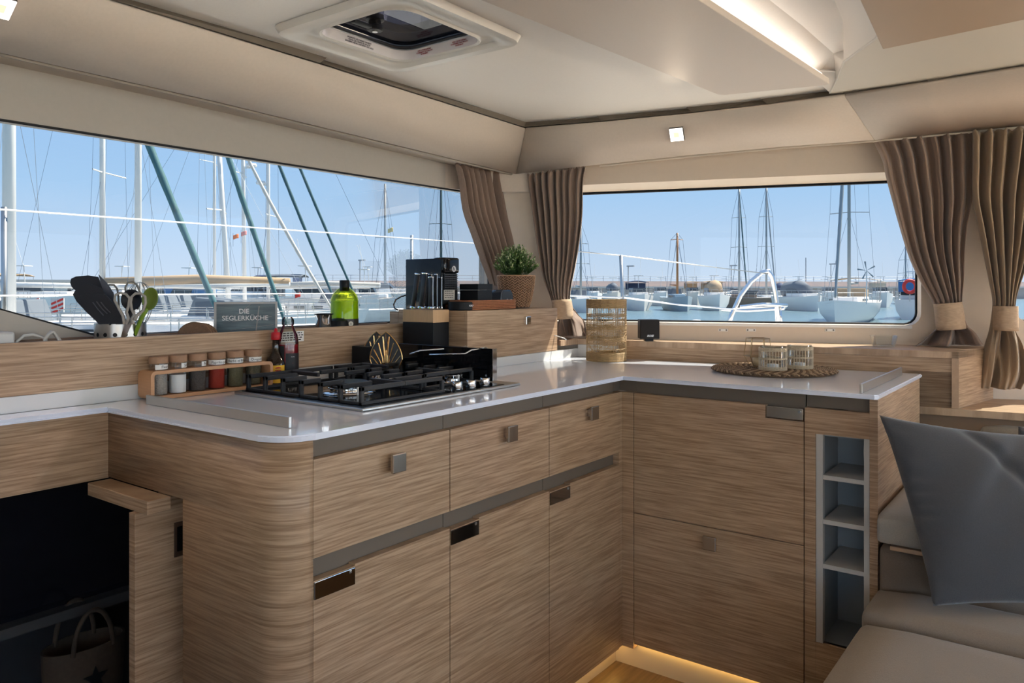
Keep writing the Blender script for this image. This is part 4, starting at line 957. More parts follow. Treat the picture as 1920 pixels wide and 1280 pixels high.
mb = MB(); mb.tube([(mx1+.0012, lyc-.004, lz-.006), (mx1+.0012, lyc-.003, lz+.006), (mx1+.0012, lyc+.003, lz-.006), (mx1+.0012, lyc+.004, lz+.006)], .0007, n=4); mb.build('mark_figure', INK, t)
dt = V(mx1+.035, yF0+.052, ZB+.0005)
MB().lathe([(0, 0), (.048, 0), (.050, .002), (.050, .026), (.048, .028), (0, .028)], 36, dt).build('drip_tray', mat('satin_black', (.011, .012, .014), .45, spec=.25), t, smooth=True, autosmooth=True)
a = acam(dt)+.75
curved_text('KRUPS', .0085, INKW, t, dt, .0506, dt.z+.015, a, bold=.0003)
zc_ = atX(868, 487, mx1-.06).z
MB().box(mx0+.03, mx1-.05, yF1, yF1+.045, ZB+.001, zc_, .003).box(mx0+.028, mx1-.048, yF1-.001, yF1+.048, zc_-.002, zc_+.003, .001).build('water_tank', BLACKM, t)
P = [V(mx0+.02, my0, ZB+.075), V(mx0-.01, my0-.02, ZB+.07), atD(738, 570, 2.98), atD(740, 578, 2.95), V(mx0+.0, my0-.05, ZB+.008)]
t2 = thing_w('power_cord', 'black power cord looping out behind the coffee machine', 'cord', P[2])
mb = MB(); mb.tube([atD(762, 553, 2.93), atD(752, 556, 2.93), atD(742, 562, 2.93), atD(738, 571, 2.92), atD(740, 578, 2.90), atD(746, 581, 2.88)], .0026, n=8); mb.build('cord', BLACKM, t2, smooth=True)
# rattan tray with black box, clock
RAT = mat('rattan', (.33, .13, .055), .55, var=.3, scale=120)
tx1 = -1.69; ty0 = atX(882, 575, tx1).y; ty1 = atX(970, 575, tx1).y
t = thing_w('rattan_tray', 'low reddish brown rattan tray with rounded corners on the raised box', 'tray', (tx1-.07, (ty0+ty1)/2, ZB))
zt_ = atX(900, 563, tx1).z-ZB
mb = MB(); lp = rrect(tx1-.15, tx1, ty0, ty1, .022, 5)
nr = 6
for k in range(nr):
    z = ZB+.003+(zt_-.005)*k/(nr-1); ring_ = []
    M_ = len(lp)
    dense = []
    for i in range(M_):
        p, q = V(*lp[i], z), V(*lp[(i+1) % M_], z); n_ = max(1, int((q-p).length/.004))
        for j in range(n_): dense.append(p+(q-p)*j/n_)
    mb.tube([p+V(0, 0, .0006*math.sin(i*PI+k*PI)) for i, p in enumerate(dense)], .0030, n=6, closed=True)
mb.build('woven_rim', RAT, t, smooth=True)
mb = MB(); mb.bm.faces.new([mb.bm.verts.new((*p, ZB+.002)) for p in lp]); mb.build('woven_base', RAT, t)
bz0 = ZB+.0065; bx1 = tx1-.020; by0 = ty0+.012
bz1 = atX(897, 532, bx1).z
bc = atX(896, 548, bx1); by0 = bc.y; bx0 = max(atY(862, 548, by0).x, -1.84); by1 = atX(923, 548, bx1).y
by1 = min(by1, ty1-.02)
t = thing_w('black_box', 'plain black lidded box standing in the rattan tray', 'box', ((bx0+bx1)/2, (by0+by1)/2, bz0))
MB().box(bx0, bx1, by0, by1, bz0, bz1-.022, .002).build('box_body', mat('satin_black', (.011, .012, .014), .45, spec=.25), t)
MB().box(bx0-.001, bx1+.001, by0-.001, by1+.001, bz1-.021, bz1, .002).build('box_lid', mat('satin_black', (.011, .012, .014), .45, spec=.25), t)
cl = atX(943, 553, tx1-.03); cl.z = bz0
t = thing_w('clock_speaker', 'small dark rounded speaker with three buttons beside the black box', 'speaker', cl)
hh = atX(943, 543, tx1-.03).z-bz0; M = Matrix.Translation((cl.x, cl.y, bz0+.0005))
mb = MB(); pr2 = [V(0, 0, 0)]
prof_ = [(-.038, 0), (.038, 0), (.040, hh*.4), (.034, hh*.8), (.020, hh), (-.022, hh), (-.036, hh*.85), (-.040, hh*.4)]
mb.prism([M @ V(.02, a_, b_) for a_, b_ in prof_], (-.05, 0, 0), bev=.004); mb.build('speaker_body', mat('dark_blue_grey_plastic', (.035, .045, .06), .25), t, smooth=True, autosmooth=True)
mb = MB(); mb.prism([M @ V(.0206, a_*.86, b_*.86+.003) for a_, b_ in prof_], (.001, 0, 0)); mb.build('front_panel', mat('front_dark', (.02, .022, .026), .35), t)
text('-  +  o', .02, mat('symbol_grey', (.3, .31, .33), .4), t, frame((cl.x+.0221, cl.y, bz0+hh*.42), (0, 1, 0), (0, 0, 1)), 'button_symbols')
# potted plant
c = V(-1.76, atX(967, 560, -1.76).y, ZB); c = atD(967.5, 578, 3.0); c.z = ZB+.0005
if c.x < -1.9: pass
ht = atD(967, 517, 3.0).z-c.z
t = thing_w('potted_plant', 'bushy green plant in a chevron woven basket pot on the raised box', 'plant', c)
WIC = mat('wicker_tan', (.40, .235, .14), .65, var=.15, scale=60)
rb, rt_ = .050, .073
def potr(v): return rb+(rt_-rb)*v**.85+.003*math.sin(v*PI)
mb = MB(); mb.lathe([(0, .001), (rb-.003, .001)]+[(potr(k/8)-.003, ht*k/8) for k in range(1, 9)]+[(rt_-.008, ht), (rt_-.010, ht-.02), (0, ht-.02)], 40, c); mb.build('inner_pot', mat('wicker_shadow', (.20, .11, .06), .7), t, smooth=True, autosmooth=True)
mb = MB(); NC, NR = 44, 12
for i in range(NC):
    for j in range(NR):
        v0, v1 = j/NR, (j+1)/NR; s = 1 if i % 2 else -1
        a0 = 2*PI*i/NC; a1 = 2*PI*(i+1)/NC; 
        va, vb = (v0, v1) if s > 0 else (v1, v0)
        pts = []
        for u in (0, .5, 1):
            v = va+(vb-va)*u; a = a0+(a1-a0)*u; r = potr(min(max(v, 0), 1))+.0012*math.sin(u*PI); pts.append(c+V(r*math.cos(a), r*math.sin(a), ht*v*.97+.002))
        mb.tube(pts, .0021, n=4, cap=False)
mb.build('woven_strands', WIC, t, smooth=True)
MB().tube([c+V(rt_*math.cos(2*PI*k/32), rt_*math.sin(2*PI*k/32), ht) for k in range(32)], .0028, n=6, closed=True).build('pot_rim', WIC, t, smooth=True)
rg = random.Random(3)
LG = [mat('leaf_dark', (.035, .085, .02), .5), mat('leaf_mid', (.12, .21, .05), .5), mat('leaf_pale', (.50, .56, .32), .5)]
lm = [MB() for _ in LG]; stm = MB()
pc = c+V(0, 0, ht-.012); topz = atD(967, 466, 3.0).z-pc.z
for k in range(260):
    th_ = rg.uniform(0, 2*PI); ph = rg.uniform(0, 1)**.75*1.30; d = V(math.sin(ph)*math.cos(th_), math.sin(ph)*math.sin(th_), math.cos(ph))
    R = .092*(1+.10*rg.uniform(-1, 1)); e_ = pc+V(d.x*R*.95, d.y*R*.95, d.z*R*1.18+.012)
    s0 = pc+V(d.x*.02, d.y*.02, 0); mid = (s0+e_)/2+V(d.x*.01, d.y*.01, .004)
    stm.tube([s0, mid, e_], .0006, n=3, cap=False)
    for q in range(11):
        u = .45+.55*q/10; p_ = s0+(e_-s0)*u; w_d = V(rg.uniform(-1, 1), rg.uniform(-1, 1), rg.uniform(-.2, 1)).normalized()*.8+d*.6; w_d.normalize()
        L_ = .0075+.005*rg.random(); sd = w_d.cross(V(rg.uniform(-1, 1), rg.uniform(-1, 1), rg.uniform(-1, 1))).normalized()*L_*.24
        g_ = lm[0 if q < 5 else (1 if (q < 9 or rg.random() < .5) else 2)]
        g_.quad(p_, p_+w_d*L_*.55+sd, p_+w_d*L_, p_+w_d*L_*.55-sd)
stm.build('stems', LG[0], t)
for g_, m_, nm in zip(lm, LG, ('inner_leaves', 'leaves', 'leaf_tips')): o = g_.build(nm, m_, t); o['kind'] = 'stuff'

# ---- on the right run
STRAW = mat('straw', (.40, .27, .135), .7, var=.2, scale=90)
c = atD(1137, 667, 2.95); c.z = ZT+.0008
dd = c.x*FW[0]+c.y*FW[1]; r = 37*dd/F; h = (EYE-(561-HY)*dd/F)-ZT
t = thing_w('woven_lantern', 'tall openwork straw lantern standing at the back corner of the worktop', 'lantern', c)
rg = random.Random(11)
mb = MB()
for k in range(46):
    a = 2*PI*k/46; w = rg.uniform(-.01, .01)
    mb.tube([c+V(r*math.cos(a+w*j), r*math.sin(a+w*j), h*j/6) for j in range(7)], .0010, n=4, cap=False)
mb.build('upright_straws', STRAW, t)
mb = MB()
def hoop(z, rr=.0014, amp=.0, ph=0, per=3, n=48, dr=.0012):
    mb.tube([c+V((r+dr*math.sin(a_*32))*math.cos(a_), (r+dr*math.sin(a_*32))*math.sin(a_), z+amp*math.sin(per*a_+ph)) for a_ in [2*PI*i/n for i in range(n)]], rr, n=4, closed=True)
for k in range(9): hoop(h-.003-k*.0036, .0021)
for k in range(9): hoop(.003+k*.0036, .0023)
for k in range(6): hoop(h*.22+k*h*.09, .0010, .004, rg.uniform(0, 6), 2)
for k in range(5): hoop(h*.25+k*h*.11, .0011, .018+.01*rg.random(), rg.uniform(0, 6), rg.choice([1, 2, 3]), 72)
for z in (.34, .52, .72): 
    for q in range(3): hoop(h*z+q*.004, .0014)
mb.build('woven_bands', STRAW, t)
MB().lathe([(r*.62, .03), (r*.66, .034), (r*.66, h*.86), (r*.64, h*.86)], 32, c).build('glass_liner', CLEAR, t, smooth=True)
MB().lathe([(0, .001), (r*.9, .001), (r*.9, .006), (0, .006)], 32, c).build('base_plate', STRAW, t)
# black cube speaker
p = atZ(1216, 633, .9975); p = atD(1216, 634, 2.98); p.z = .9978
t = thing_w('cube_speaker', 'small black cube speaker on the ledge under the front window', 'speaker', p)
sw = 36*2.98/F/2
MB().box(-sw, sw, -.03, .03, .010, .010+2*sw, .002, mtx=Matrix.Translation(p) @ Matrix.Rotation(TH, 4, 'Z')).build('cabinet', BLACKM, t)
MB().box(-sw+.002, sw-.002, -.0315, -.030, .012, .008+2*sw, .0, mtx=Matrix.Translation(p) @ Matrix.Rotation(TH, 4, 'Z')).build('grille_cloth', mat('speaker_cloth', (.014, .011, .010), .8), t)
MB().box(-.016, .016, -.02, .02, 0, .010, .002, mtx=Matrix.Translation(p) @ Matrix.Rotation(TH, 4, 'Z')).build('foot', BLACKM, t)
text('BOSE', .0105, INKW, t, Matrix.Translation(p) @ Matrix.Rotation(TH, 4, 'Z') @ frame((.001, -.032, .022), (1, 0, 0), (0, 0, 1)), bold=.0003, shear=.3)
# placemat
c = atZ(1450, 693.5, .93); c.z = ZT+.0008; dd = c.x*FW[0]+c.y*FW[1]; R = 111*dd/F
R = min(R, .20)
t = thing_w('seagrass_placemat', 'round braided seagrass placemat on the right part of the worktop', 'placemat', c)
SEA = [mat('seagrass_tan', (.34, .235, .145), .8, var=.35, scale=120), mat('seagrass_dark', (.15, .095, .055), .8, var=.3, scale=120)]
MB().lathe([(0, .0), (R*.96, .0), (R*.97, .005), (0, .006)], 48, c).build('core_disc', SEA[1], t)
m2 = [MB(), MB()]
rr = .009; q = 0
while rr < R:
    n_ = max(6, int(2*PI*rr/.014))
    for k in range(n_):
        a0 = 2*PI*k/n_; a1 = 2*PI*(k+1.25)/n_
        pa_ = c+V((rr-.005)*math.cos(a0), (rr-.005)*math.sin(a0), .006); pb_ = c+V((rr+.005)*math.cos(a1), (rr+.005)*math.sin(a1), .006)
        m2[(k+q) % 2].tube([pa_, (pa_+pb_)/2+V(0, 0, .005), pb_], .0026, n=4)
    rr += .0088; q += 1
m2[0].build('light_braid', SEA[0], t); m2[1].build('dark_braid', SEA[1], t)
ZM = ZT+.0150
# caged candle glasses
def caged(pxc, pyb, wpx, hpx, lab):
    c = atZ(pxc, pyb, ZM); c.z = ZM; dd = c.x*FW[0]+c.y*FW[1]; r = wpx/2*dd/F; h = hpx*dd/F
    t = thing_w('candle_glass', lab, 'candle holder', c, group='wicker caged candle glasses on the placemat')
    MB().lathe([(0, .001), (r*.88, .001), (r*.92, .004), (r*.92, h), (r*.89, h), (r*.88, .008), (0, .006)], 36, c).build('glass', CLEAR, t, smooth=True, autosmooth=True)
    mb = MB()
    for k in range(30):
        a = 2*PI*k/30; mb.tube([c+V(r*math.cos(a), r*math.sin(a), h*j/3*.92+.001) for j in range(4)], .0009, n=4, cap=False)
    for z in (.02, .06, .10, .14, .46, .50, .80, .84, .88, .92): mb.tube([c+V((r+.0008*math.sin(a_*15))*math.cos(a_), (r+.0008*math.sin(a_*15))*math.sin(a_), h*z) for a_ in [2*PI*i/36 for i in range(36)]], .0012, n=4, closed=True)
    mb.build('wicker_cage', mat('pale_wicker', (.60, .50, .36), .6), t)
    MB().lathe([(0, .006), (.019, .006), (.019, .018), (0, .018)], 20, c).build('tea_light', WHITEP, t, smooth=True, autosmooth=True)
caged(1449, 693, 50, 45, 'wicker caged candle glass in front, left of the pair on the placemat')
caged(1499, 690, 48, 44, 'wicker caged candle glass further right on the placemat')
c = atZ(1421, 687, ZM); c.z = ZM; dd = c.x*FW[0]+c.y*FW[1]; s = dd/F
t = thing_w('wire_lantern', 'geometric brass wire candle holder behind the wicker caged glasses', 'candle holder', c)
mb = MB(); z0, z1, z2 = .002, 20*s, 53*s; r0, r1, r2 = 14*s, 25*s, 21*s
ang = [2*PI*k/6+.3 for k in range(6)]
ringp = lambda r, z: [c+V(r*math.cos(a), r*math.sin(a), z) for a in ang]
for r_, z_ in ((r0, z0), (r1, z1), (r2, z2)): mb.tube(ringp(r_, z_), .0014, n=6, closed=True)
A, B, C_ = ringp(r0, z0), ringp(r1, z1), ringp(r2, z2)
for i in range(6): mb.tube([A[i], B[i], C_[i]], .0012, n=6)
mb.build('wire_frame', mat('aged_brass', (.40, .27, .14), .35, metal=1.0), t)
MB().lathe([(0, .004), (.016, .004), (.017, .03), (.016, .03), (.015, .006)], 24, c).build('tea_glass', mat('amber_cup', (.55, .42, .25), .3), t, smooth=True)
# glass bowl on the ledge
c = atD(1657, 654, 2.70); c.z = .9975; s = 2.70/F
t = thing_w('glass_bowl', 'clear oval glass bowl on the sunlit ledge near the right curtain', 'bowl', c)
MB().lathe([(0, .0005), (17*s, .0005), (19*s, .002), (24*s, 20*s), (24.8*s, 21*s), (23.6*s, 21*s), (18.5*s, .005), (0, .004)], 40, c).build('bowl', CLEAR, t, smooth=True, autosmooth=True)
# small white lead in the corner
t = thing_w('white_lead', 'short white lead lying on the ledge next to the raised box', 'lead', atD(1052, 634, 3.02))
P = [atZ(1040, 632, 1.0015), atZ(1050, 634, 1.0015), atZ(1060, 637, 1.0015), atZ(1066, 635, 1.0015)]
mb = MB(); mb.tube([atD(a_, b_, 3.0)*1 for a_, b_ in ((1038, 628), (1048, 631), (1058, 634), (1062, 637))], .002, n=6); mb.build('cord', WHITEP, t, smooth=True)
# blind screw plates on the front wall
for k, px_ in enumerate((1356, 1408, 1556)):
    p = atW(px_, 618.5, .001); 
    t = thing_w('screw_plate', ['small white screw plate below the front window, leftmost of the three', 'small white screw plate below the front window, middle one', 'small white screw plate below the front window, rightmost one'][k], 'plate', p, group='screw plates under the front window')
    M = frame(p, WD, (0, 0, 1)); MB().box(-.018, .018, -.0055, .0055, -.0005, .0022, .001, mtx=M).build('plate', WHITEP, t)
    for s in (-1, 1): MB().lathe([(0, .0022), (.003, .0022), (.003, .0028), (0, .0028)], 12, mtx=M @ Matrix.Translation((s*.012, 0, 0))).build('screw', mat('screw_dark', (.15, .13, .12), .4, metal=.8), t)
# ---------------------------------------------------------------- curtains
def interp(P, v):
    """P: list of (v, Vector); Catmull-Rom"""
    n = len(P)
    for i in range(n-1):
        if v <= P[i+1][0] or i == n-2:
            a, b = P[i], P[i+1]; t = (v-a[0])/(b[0]-a[0]); t = max(0, min(1, t))
            p0 = P[i-1][1] if i > 0 else a[1]*2-b[1]; p3 = P[i+2][1] if i+2 < n else b[1]*2-a[1]
            p1, p2 = a[1], b[1]
            return .5*((2*p1)+(p2-p0)*t+(2*p0-5*p1+4*p2-p3)*t*t+(3*p1-p0-3*p2+p3)*t**3)
def curtain(label, Lp, Rp, Lt, Rt, un, m, mt, tie, nrm, nf, seed, tie_lab, amp=.030, tail_amp=.028, tieh=.085, depth=.034):
    """Lp/Rp: edge pixels from rail to tie, Lt/Rt: tail edges below it"""
    rg = random.Random(seed)
    unr = unLR if un is unL else un
    L = [un(*p) for p in Lp+Lt]; R = [unr(*p) for p in Rp+Rt]
    def par(P):
        z0 = P[0].z; z1 = P[-1].z; return [((z0-p.z)/(z0-z1), p) for p in P]
    L_, R_ = par(L), par(R)
    vt = ((L[0].z+R[0].z)/2-(L[len(Lp)-1].z+R[len(Rp)-1].z)/2)/((L[0].z+R[0].z)/2-(L[-1].z+R[-1].z)/2)
    t = thing_w('curtain', label, 'curtain', V((L[0].x+R[0].x)/2, (L[0].y+R[0].y)/2, L[0].z), group='brown linen curtains')
    ph = [rg.uniform(-.8, .8) for _ in range(nf+2)]; am = [rg.uniform(.25, 1.5) for _ in range(nf+2)]
    wob = [rg.uniform(-.5, .5) for _ in range(6)]
    def f(u, v):
        a, b = interp(L_, v), interp(R_, v)
        g = max(0, 1-abs(v-vt)/.30); g = g*g*(3-2*g)
        k = u*nf; i = int(min(k, nf-1)); fr = k-i
        A = am[i]*(1-fr)+am[i+1]*fr
        uw = u+(.042*math.sin(u*8+wob[0]*6+v*2.0)+.018*math.sin(u*17+wob[3]*6-v*1.5))*math.sin(PI*u)
        s = math.sin(2*PI*(nf*uw)+ph[i]*(1-fr)+ph[i+1]*fr+wob[1]*v*2)
        s = math.copysign(abs(s)**.75, s)
        topA = .55 if v < .02 else 1
        if v > vt: g = max(0, 1-(v-vt)/.09); g = g*g*(3-2*g); ampv = amp*.45*g+tail_amp*(1-g)*.22
        else: ampv = amp*(1-g*.55)*topA
        p = a+(b-a)*uw
        bundle = depth*math.sin(PI*u)*g
        low = 0
        if v > vt: low = (tail_amp*1.25*math.sin(2*PI*(u*1.9+wob[2])+v*7)+.010*math.sin(2*PI*(u*3.3+wob[4])-v*16))*(1-g)
        hem = .004*math.sin(2*PI*nf*u*2)*(1 if v < .03 else 0)
        return p+nrm*(ampv*s*A+bundle+low+.004)+V(0, 0, hem)
    mb = MB(); mb.grid(f, 26*nf, 90); mb.build('curtain_cloth', m, t, smooth=True, solid=.002)
    # tieback band round the bundle
    tl, tr = un(*tie[0]), unr(*tie[1]); cx_ = (tl+tr)/2; w_ = (tr-tl).length/2; d_ = (tr-tl).normalized()
    mb = MB(); hs = [tieh/2, tieh*.46, 0, -tieh*.46, -tieh/2]; skew = (tie[2] if len(tie) > 2 else 0)
    def band(u, v):
        an = 2*PI*u; z = tieh*(.5-v); k = 1.03+.05*(v-.5)
        e_ = abs(math.cos(an))**.7*math.copysign(1, math.cos(an))
        return cx_+d_*(w_*k*e_+skew*(v-.5))+nrm*(depth*.7+.050*math.sin(an)*1.0)+V(0, 0, z-.004*math.cos(2*PI*v)+.010*math.cos(an)*skew*12)
    mb.grid(band, 48, 6, close_u=True); mb.build('tieback', mt, t, smooth=True, solid=.003, label=tie_lab)
    return t
nL = V(1, 0, 0)
unL = lambda x, y: atX(x, y, -1.985)
unLR = lambda x, y: atX(x, y, -1.985+.085*max(0, min(1, (y-330)/110)))
curtain('brown curtain at the end of the left window, gathered behind the potted plant', [(853, 307), (861, 340), (869, 395), (885, 440), (900, 482), (914, 520), (922, 545)], [(931, 321), (935, 350), (945, 400), (956, 445), (962, 480), (962, 515), (955, 545)],
        [(922, 575), (918, 600)], [(958, 575), (964, 600)], unL, CURT, CURT, ((920, 553), (957, 553)), nL, 7, 4, None, amp=.022, depth=.02)
unC = lambda x, y: atW(x, y, .055)
nF = -WN
curtain('brown curtain left of the front window, its bunched foot lit by the sun', [(989, 327), (996, 380), (1003, 430), (1011, 480), (1019, 520), (1030, 550), (1036, 566)], [(1098, 312), (1093, 345), (1092, 400), (1087, 450), (1079, 500), (1071, 540), (1070, 566)],
        [(1048, 592), (1046, 606), (1047, 629)], [(1080, 590), (1092, 603), (1101, 631)], unC, CURT, TIEM, ((1041, 578), (1074, 577), .008), nF, 8, 9, 'tan tieback band', amp=.028, tieh=.078, tail_amp=.03)
unR = lambda x, y: atW(x, y, .075)
curtain('wide brown curtain right of the front window resting its foot on the ledge', [(1638, 264), (1655, 300), (1662, 332), (1676, 385), (1690, 435), (1706, 485), (1727, 530), (1748, 566)], [(1822, 248), (1822, 310), (1821, 370), (1811, 430), (1807, 480), (1806, 525), (1803, 562)],
        [(1756, 608), (1742, 625), (1716, 648)], [(1806, 605), (1822, 622), (1838, 646)], unR, CURT, TIEM, ((1752, 591), (1802, 588), .010), nF, 7, 21, 'tan tieback band', amp=.030, tieh=.092, tail_amp=.03)
unR2 = lambda x, y: atW(x, y, .10)
curtain('sunlit tan brown curtain at the right edge hanging down past the ledge end', [(1823, 247), (1823, 310), (1823, 372), (1835, 430), (1845, 480), (1855, 530), (1861, 566)], [(1985, 236), (1970, 310), (1955, 380), (1937, 450), (1921, 500), (1908, 540), (1902, 568)],
        [(1858, 612), (1846, 655), (1838, 700), (1836, 726)], [(1903, 610), (1920, 650), (1926, 700), (1914, 730)], unR2, CURTL, TIEM, ((1861, 593), (1902, 594)), nF, 6, 33, 'tan tieback band', amp=.030, tieh=.082, tail_amp=.022)

# ---------------------------------------------------------------- sofa
def cushion(name, lab, x0, x1, y0, y1, z0, z1, m, bev=.035, mtx=None, puff=.012, grp=None, cat='cushion'):
    mb = MB(); nu, nv = 22, 22
    def se(u): return math.copysign(abs(u)**.38, u)
    cx, cy, cz = (x0+x1)/2, (y0+y1)/2, (z0+z1)/2; hx, hy, hz = (x1-x0)/2, (y1-y0)/2, (z1-z0)/2
    bm = mb.bm; r = bmesh.ops.create_cube(bm, size=2.0); bmesh.ops.subdivide_edges(bm, edges=bm.edges[:], cuts=14, use_grid_fill=True)
    for v in bm.verts:
        x, y, z = v.co.x*hx, v.co.y*hy, v.co.z*hz
        # rounded box
        q = V(max(abs(x)-(hx-bev), 0), max(abs(y)-(hy-bev), 0), max(abs(z)-(hz-bev), 0)); l = q.length
        if l > 1e-9:
            k = min(1, bev/l); qq = q*k
            x = math.copysign(min(abs(x), hx-bev)+qq.x, x); y = math.copysign(min(abs(y), hy-bev)+qq.y, y); z = math.copysign(min(abs(z), hz-bev)+qq.z, z)
        fx, fy = 1-(x/hx)**2, 1-(y/hy)**2
        z += puff*max(0, fx)**.5*max(0, fy)**.5*(1 if z > 0 else 0)
        p = V(cx+x, cy+y, cz+z); v.co = (mtx @ p) if mtx else p
    o = mb.build(name, m, smooth=True, label=lab, cat=cat, group=grp)
    ctr = V(cx, cy, z0); ctr = (mtx @ ctr) if mtx else ctr
    o.data.transform(Matrix.Translation(-ctr)); o.location = ctr
    return o
t = thing_w('sofa_plinth', 'wooden plinth hidden under the taupe seat cushions', 'plinth', (.3, 1.9, 0))
MB().box(-.41, 1.6, 1.25, 2.80, 0, .318, .004).build('base_box', OAK, t)
cushion('seat_cushion', 'large taupe seat cushion in the lower right corner', -.425, 1.1, 1.30, 1.932, .32, .437, SOFA, .03)
cushion('seat_cushion', 'narrow taupe seat cushion behind the large one at the lower right', -.432, 1.1, 1.936, 2.128, .32, .452, SOFA, .03)
cushion('seat_cushion', 'taupe seat cushion at the back of the sofa under the slate pillow', -.236, 1.1, 2.132, 2.72, .32, .452, SOFA, .03)
cushion('backrest_cushion', 'dark brown upright cushion under the light topped cushion', -.434, -.24, 2.132, 2.75, .32, .545, mat('brown_linen_upholstery', (.17, .135, .105), .95, var=.2, scale=420, bump=.35), .02, puff=0)
t = thing_w('cushion_board', 'thin pale board between the dark cushion and the light topped cushion', 'board', (-.2, 2.4, .546))
MB().box(-.40, -.25, 2.112, 2.7, .5465, .5575, .002).build('board', OAKEDGE, t)
cushion('armrest_cushion', 'light grey linen cushion lying next to the niche cabinet', -.433, -.24, 2.10, 2.72, .559, .632, SOFAL, .018, puff=.006)
cushion('back_cushion', 'pale linen back cushion in front of the low shelf at the right edge', -.31, .9, 2.60, 2.74, .50, .775, SOFAL, .04, puff=0) if False else None
p1 = atD(1835, 797, 2.45)
cushion('back_cushion', 'pale linen cushion top peeking out above the dark pillow at the right edge', p1.x, p1.x+.9, p1.y, p1.y+.10, .64, p1.z+.004, SOFAL, .03, puff=0)
# bracket behind the side panel
p = atD(1702, 779, 2.72)
t = thing_w('black_bracket', 'small black bracket under the low shelf beside the cabinet side', 'bracket', p)
M = frame(p, (FW[0]*.5+RT[0]*.5, FW[1]*.5+RT[1]*.5, .25), (-FW[0]+RT[0]*.3, -FW[1]+RT[1]*.3, 0)) if False else Matrix.Translation(p)
MB().box(-.006, .016, -.05, .06, -.014, .006, .003, mtx=M).box(-.002, .012, .035, .055, -.05, -.01, .002, mtx=M).build('bracket', BLACKM, t)
def pillow(name, lab, TL, TR, BL, BR, th, m, seed=0, conc=.06):
    rg = random.Random(seed); mb = MB(); n = 64
    nn = (TR-TL).cross(BL-TL).normalized()
    if nn.dot(V(*FW, 0)) > 0: nn = -nn
    waves = [(rg.uniform(.8, 2.6), rg.uniform(.5, 2.5), rg.uniform(0, 6), rg.uniform(.3, 1)) for _ in range(7)]
    def P(u, v, side):
        a, b = 2*u-1, 2*v-1
        uu = u+conc*.5*(1-b*b)*(-a)*(abs(a)**2)*1.0; vv = v+conc*.5*(1-a*a)*(-b)*(abs(b)**2)
        p = TL*(1-uu)*(1-vv)+TR*uu*(1-vv)+BL*(1-uu)*vv+BR*uu*vv
        e_ = (max(0, 1-a*a)**.55)*(max(0, 1-b*b)**.55)
        w = 0
        for fx, fy, ph, am in waves: w += am*math.sin((a*fx+b*fy)*3.2+ph)
        edge = math.exp(-((1-abs(a))/.16)**2)
        wr = .0065*edge*math.sin(b*34+3*math.sin(b*5))*min(1, e_*3)+.0042*w*e_*.8
        cr1 = .022*math.exp(-((a*.75+b*.65+.28)/.10)**2)*max(0, -b+.2)*e_
        cr2 = .020*math.exp(-((a*.9-b*.5-.35)/.09)**2)*max(0, .3-b)*e_
        return p+nn*side*(th*e_*.5+(wr-cr1-cr2 if side > 0 else 0)+.0006)
    mb.grid(lambda u, v: P(u, v, 1), n, n); mb.grid(lambda u, v: P(u, v, -1), n, n)
    bmesh.ops.remove_doubles(mb.bm, verts=mb.bm.verts, dist=.0015)
    o = mb.build(name, m, smooth=True, label=lab, cat='pillow'); c = (BL+BR)/2
    o.data.transform(Matrix.Translation(-c)); o.location = c
    return o
pillow('sofa_pillow', 'large slate grey linen pillow leaning on the sofa at the right', atD(1649, 778, 1.91), atD(1649, 778, 1.91)+V(.37, .26, -.05), atD(1750, 1136, 1.755), atD(1750, 1136, 1.755)+V(.35, .24, -.005), .15, PILLOW, 5)
a_ = atD(1893, 822, 2.25)
pillow('sofa_pillow', 'second dark pillow just showing behind the large one at the right edge', a_+V(.02, .015, .035), a_+V(.36, .26, .0), a_+V(-.02, -.02, -.33), a_+V(.36, .2, -.33), .12, PILLOW, 8)
# basket bag in the stair well
c = atX(185, 1215, -1.95); 
t = thing_w('basket_bag', 'woven basket bag with two loop handles and a dark star in the stair well', 'bag', V(c.x, c.y, c.z-.12))
def D2(px_, py_): return atX(px_, py_, -1.93)
w_ = (D2(255, 1215)-D2(115, 1215)).length/2; zt_ = D2(185, 1222).z
cc = V(-1.93-.09, D2(190, 1215).y, zt_)
BAG = mat('shaded_basket', (.045, .03, .02), .8, var=.35, scale=90)  # near black, shade of the stair well put into the basket's colour
MB().lathe([(0, -.26), (.85, -.26), (1, -.1), (1.04, 0), (.98, 0), (.94, -.1), (.80, -.25), (0, -.25)], 40, cc, sx=1, sy=1) if False else None
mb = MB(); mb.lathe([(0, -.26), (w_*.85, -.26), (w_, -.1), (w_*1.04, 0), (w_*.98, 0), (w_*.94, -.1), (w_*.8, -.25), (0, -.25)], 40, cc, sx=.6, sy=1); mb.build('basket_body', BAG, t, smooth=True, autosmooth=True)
for dx in (.05, -.05): MB().tube([cc+V(dx, w_*.5*math.cos(a)*(-1), .10*math.sin(a)-.01) for a in [PI*i/14 for i in range(15)]], .006, n=6).build('loop_handle', BAG, t, smooth=True)
star = []
for i in range(10):
    a = PI/2+2*PI*i/10; rr_ = .030 if i % 2 == 0 else .013; star.append(cc+V(w_*.6+.003, rr_*math.cos(a), -.075+rr_*math.sin(a)))
MB().prism(star, (.003, 0, 0)).build('dark_star', BLACKM, t)
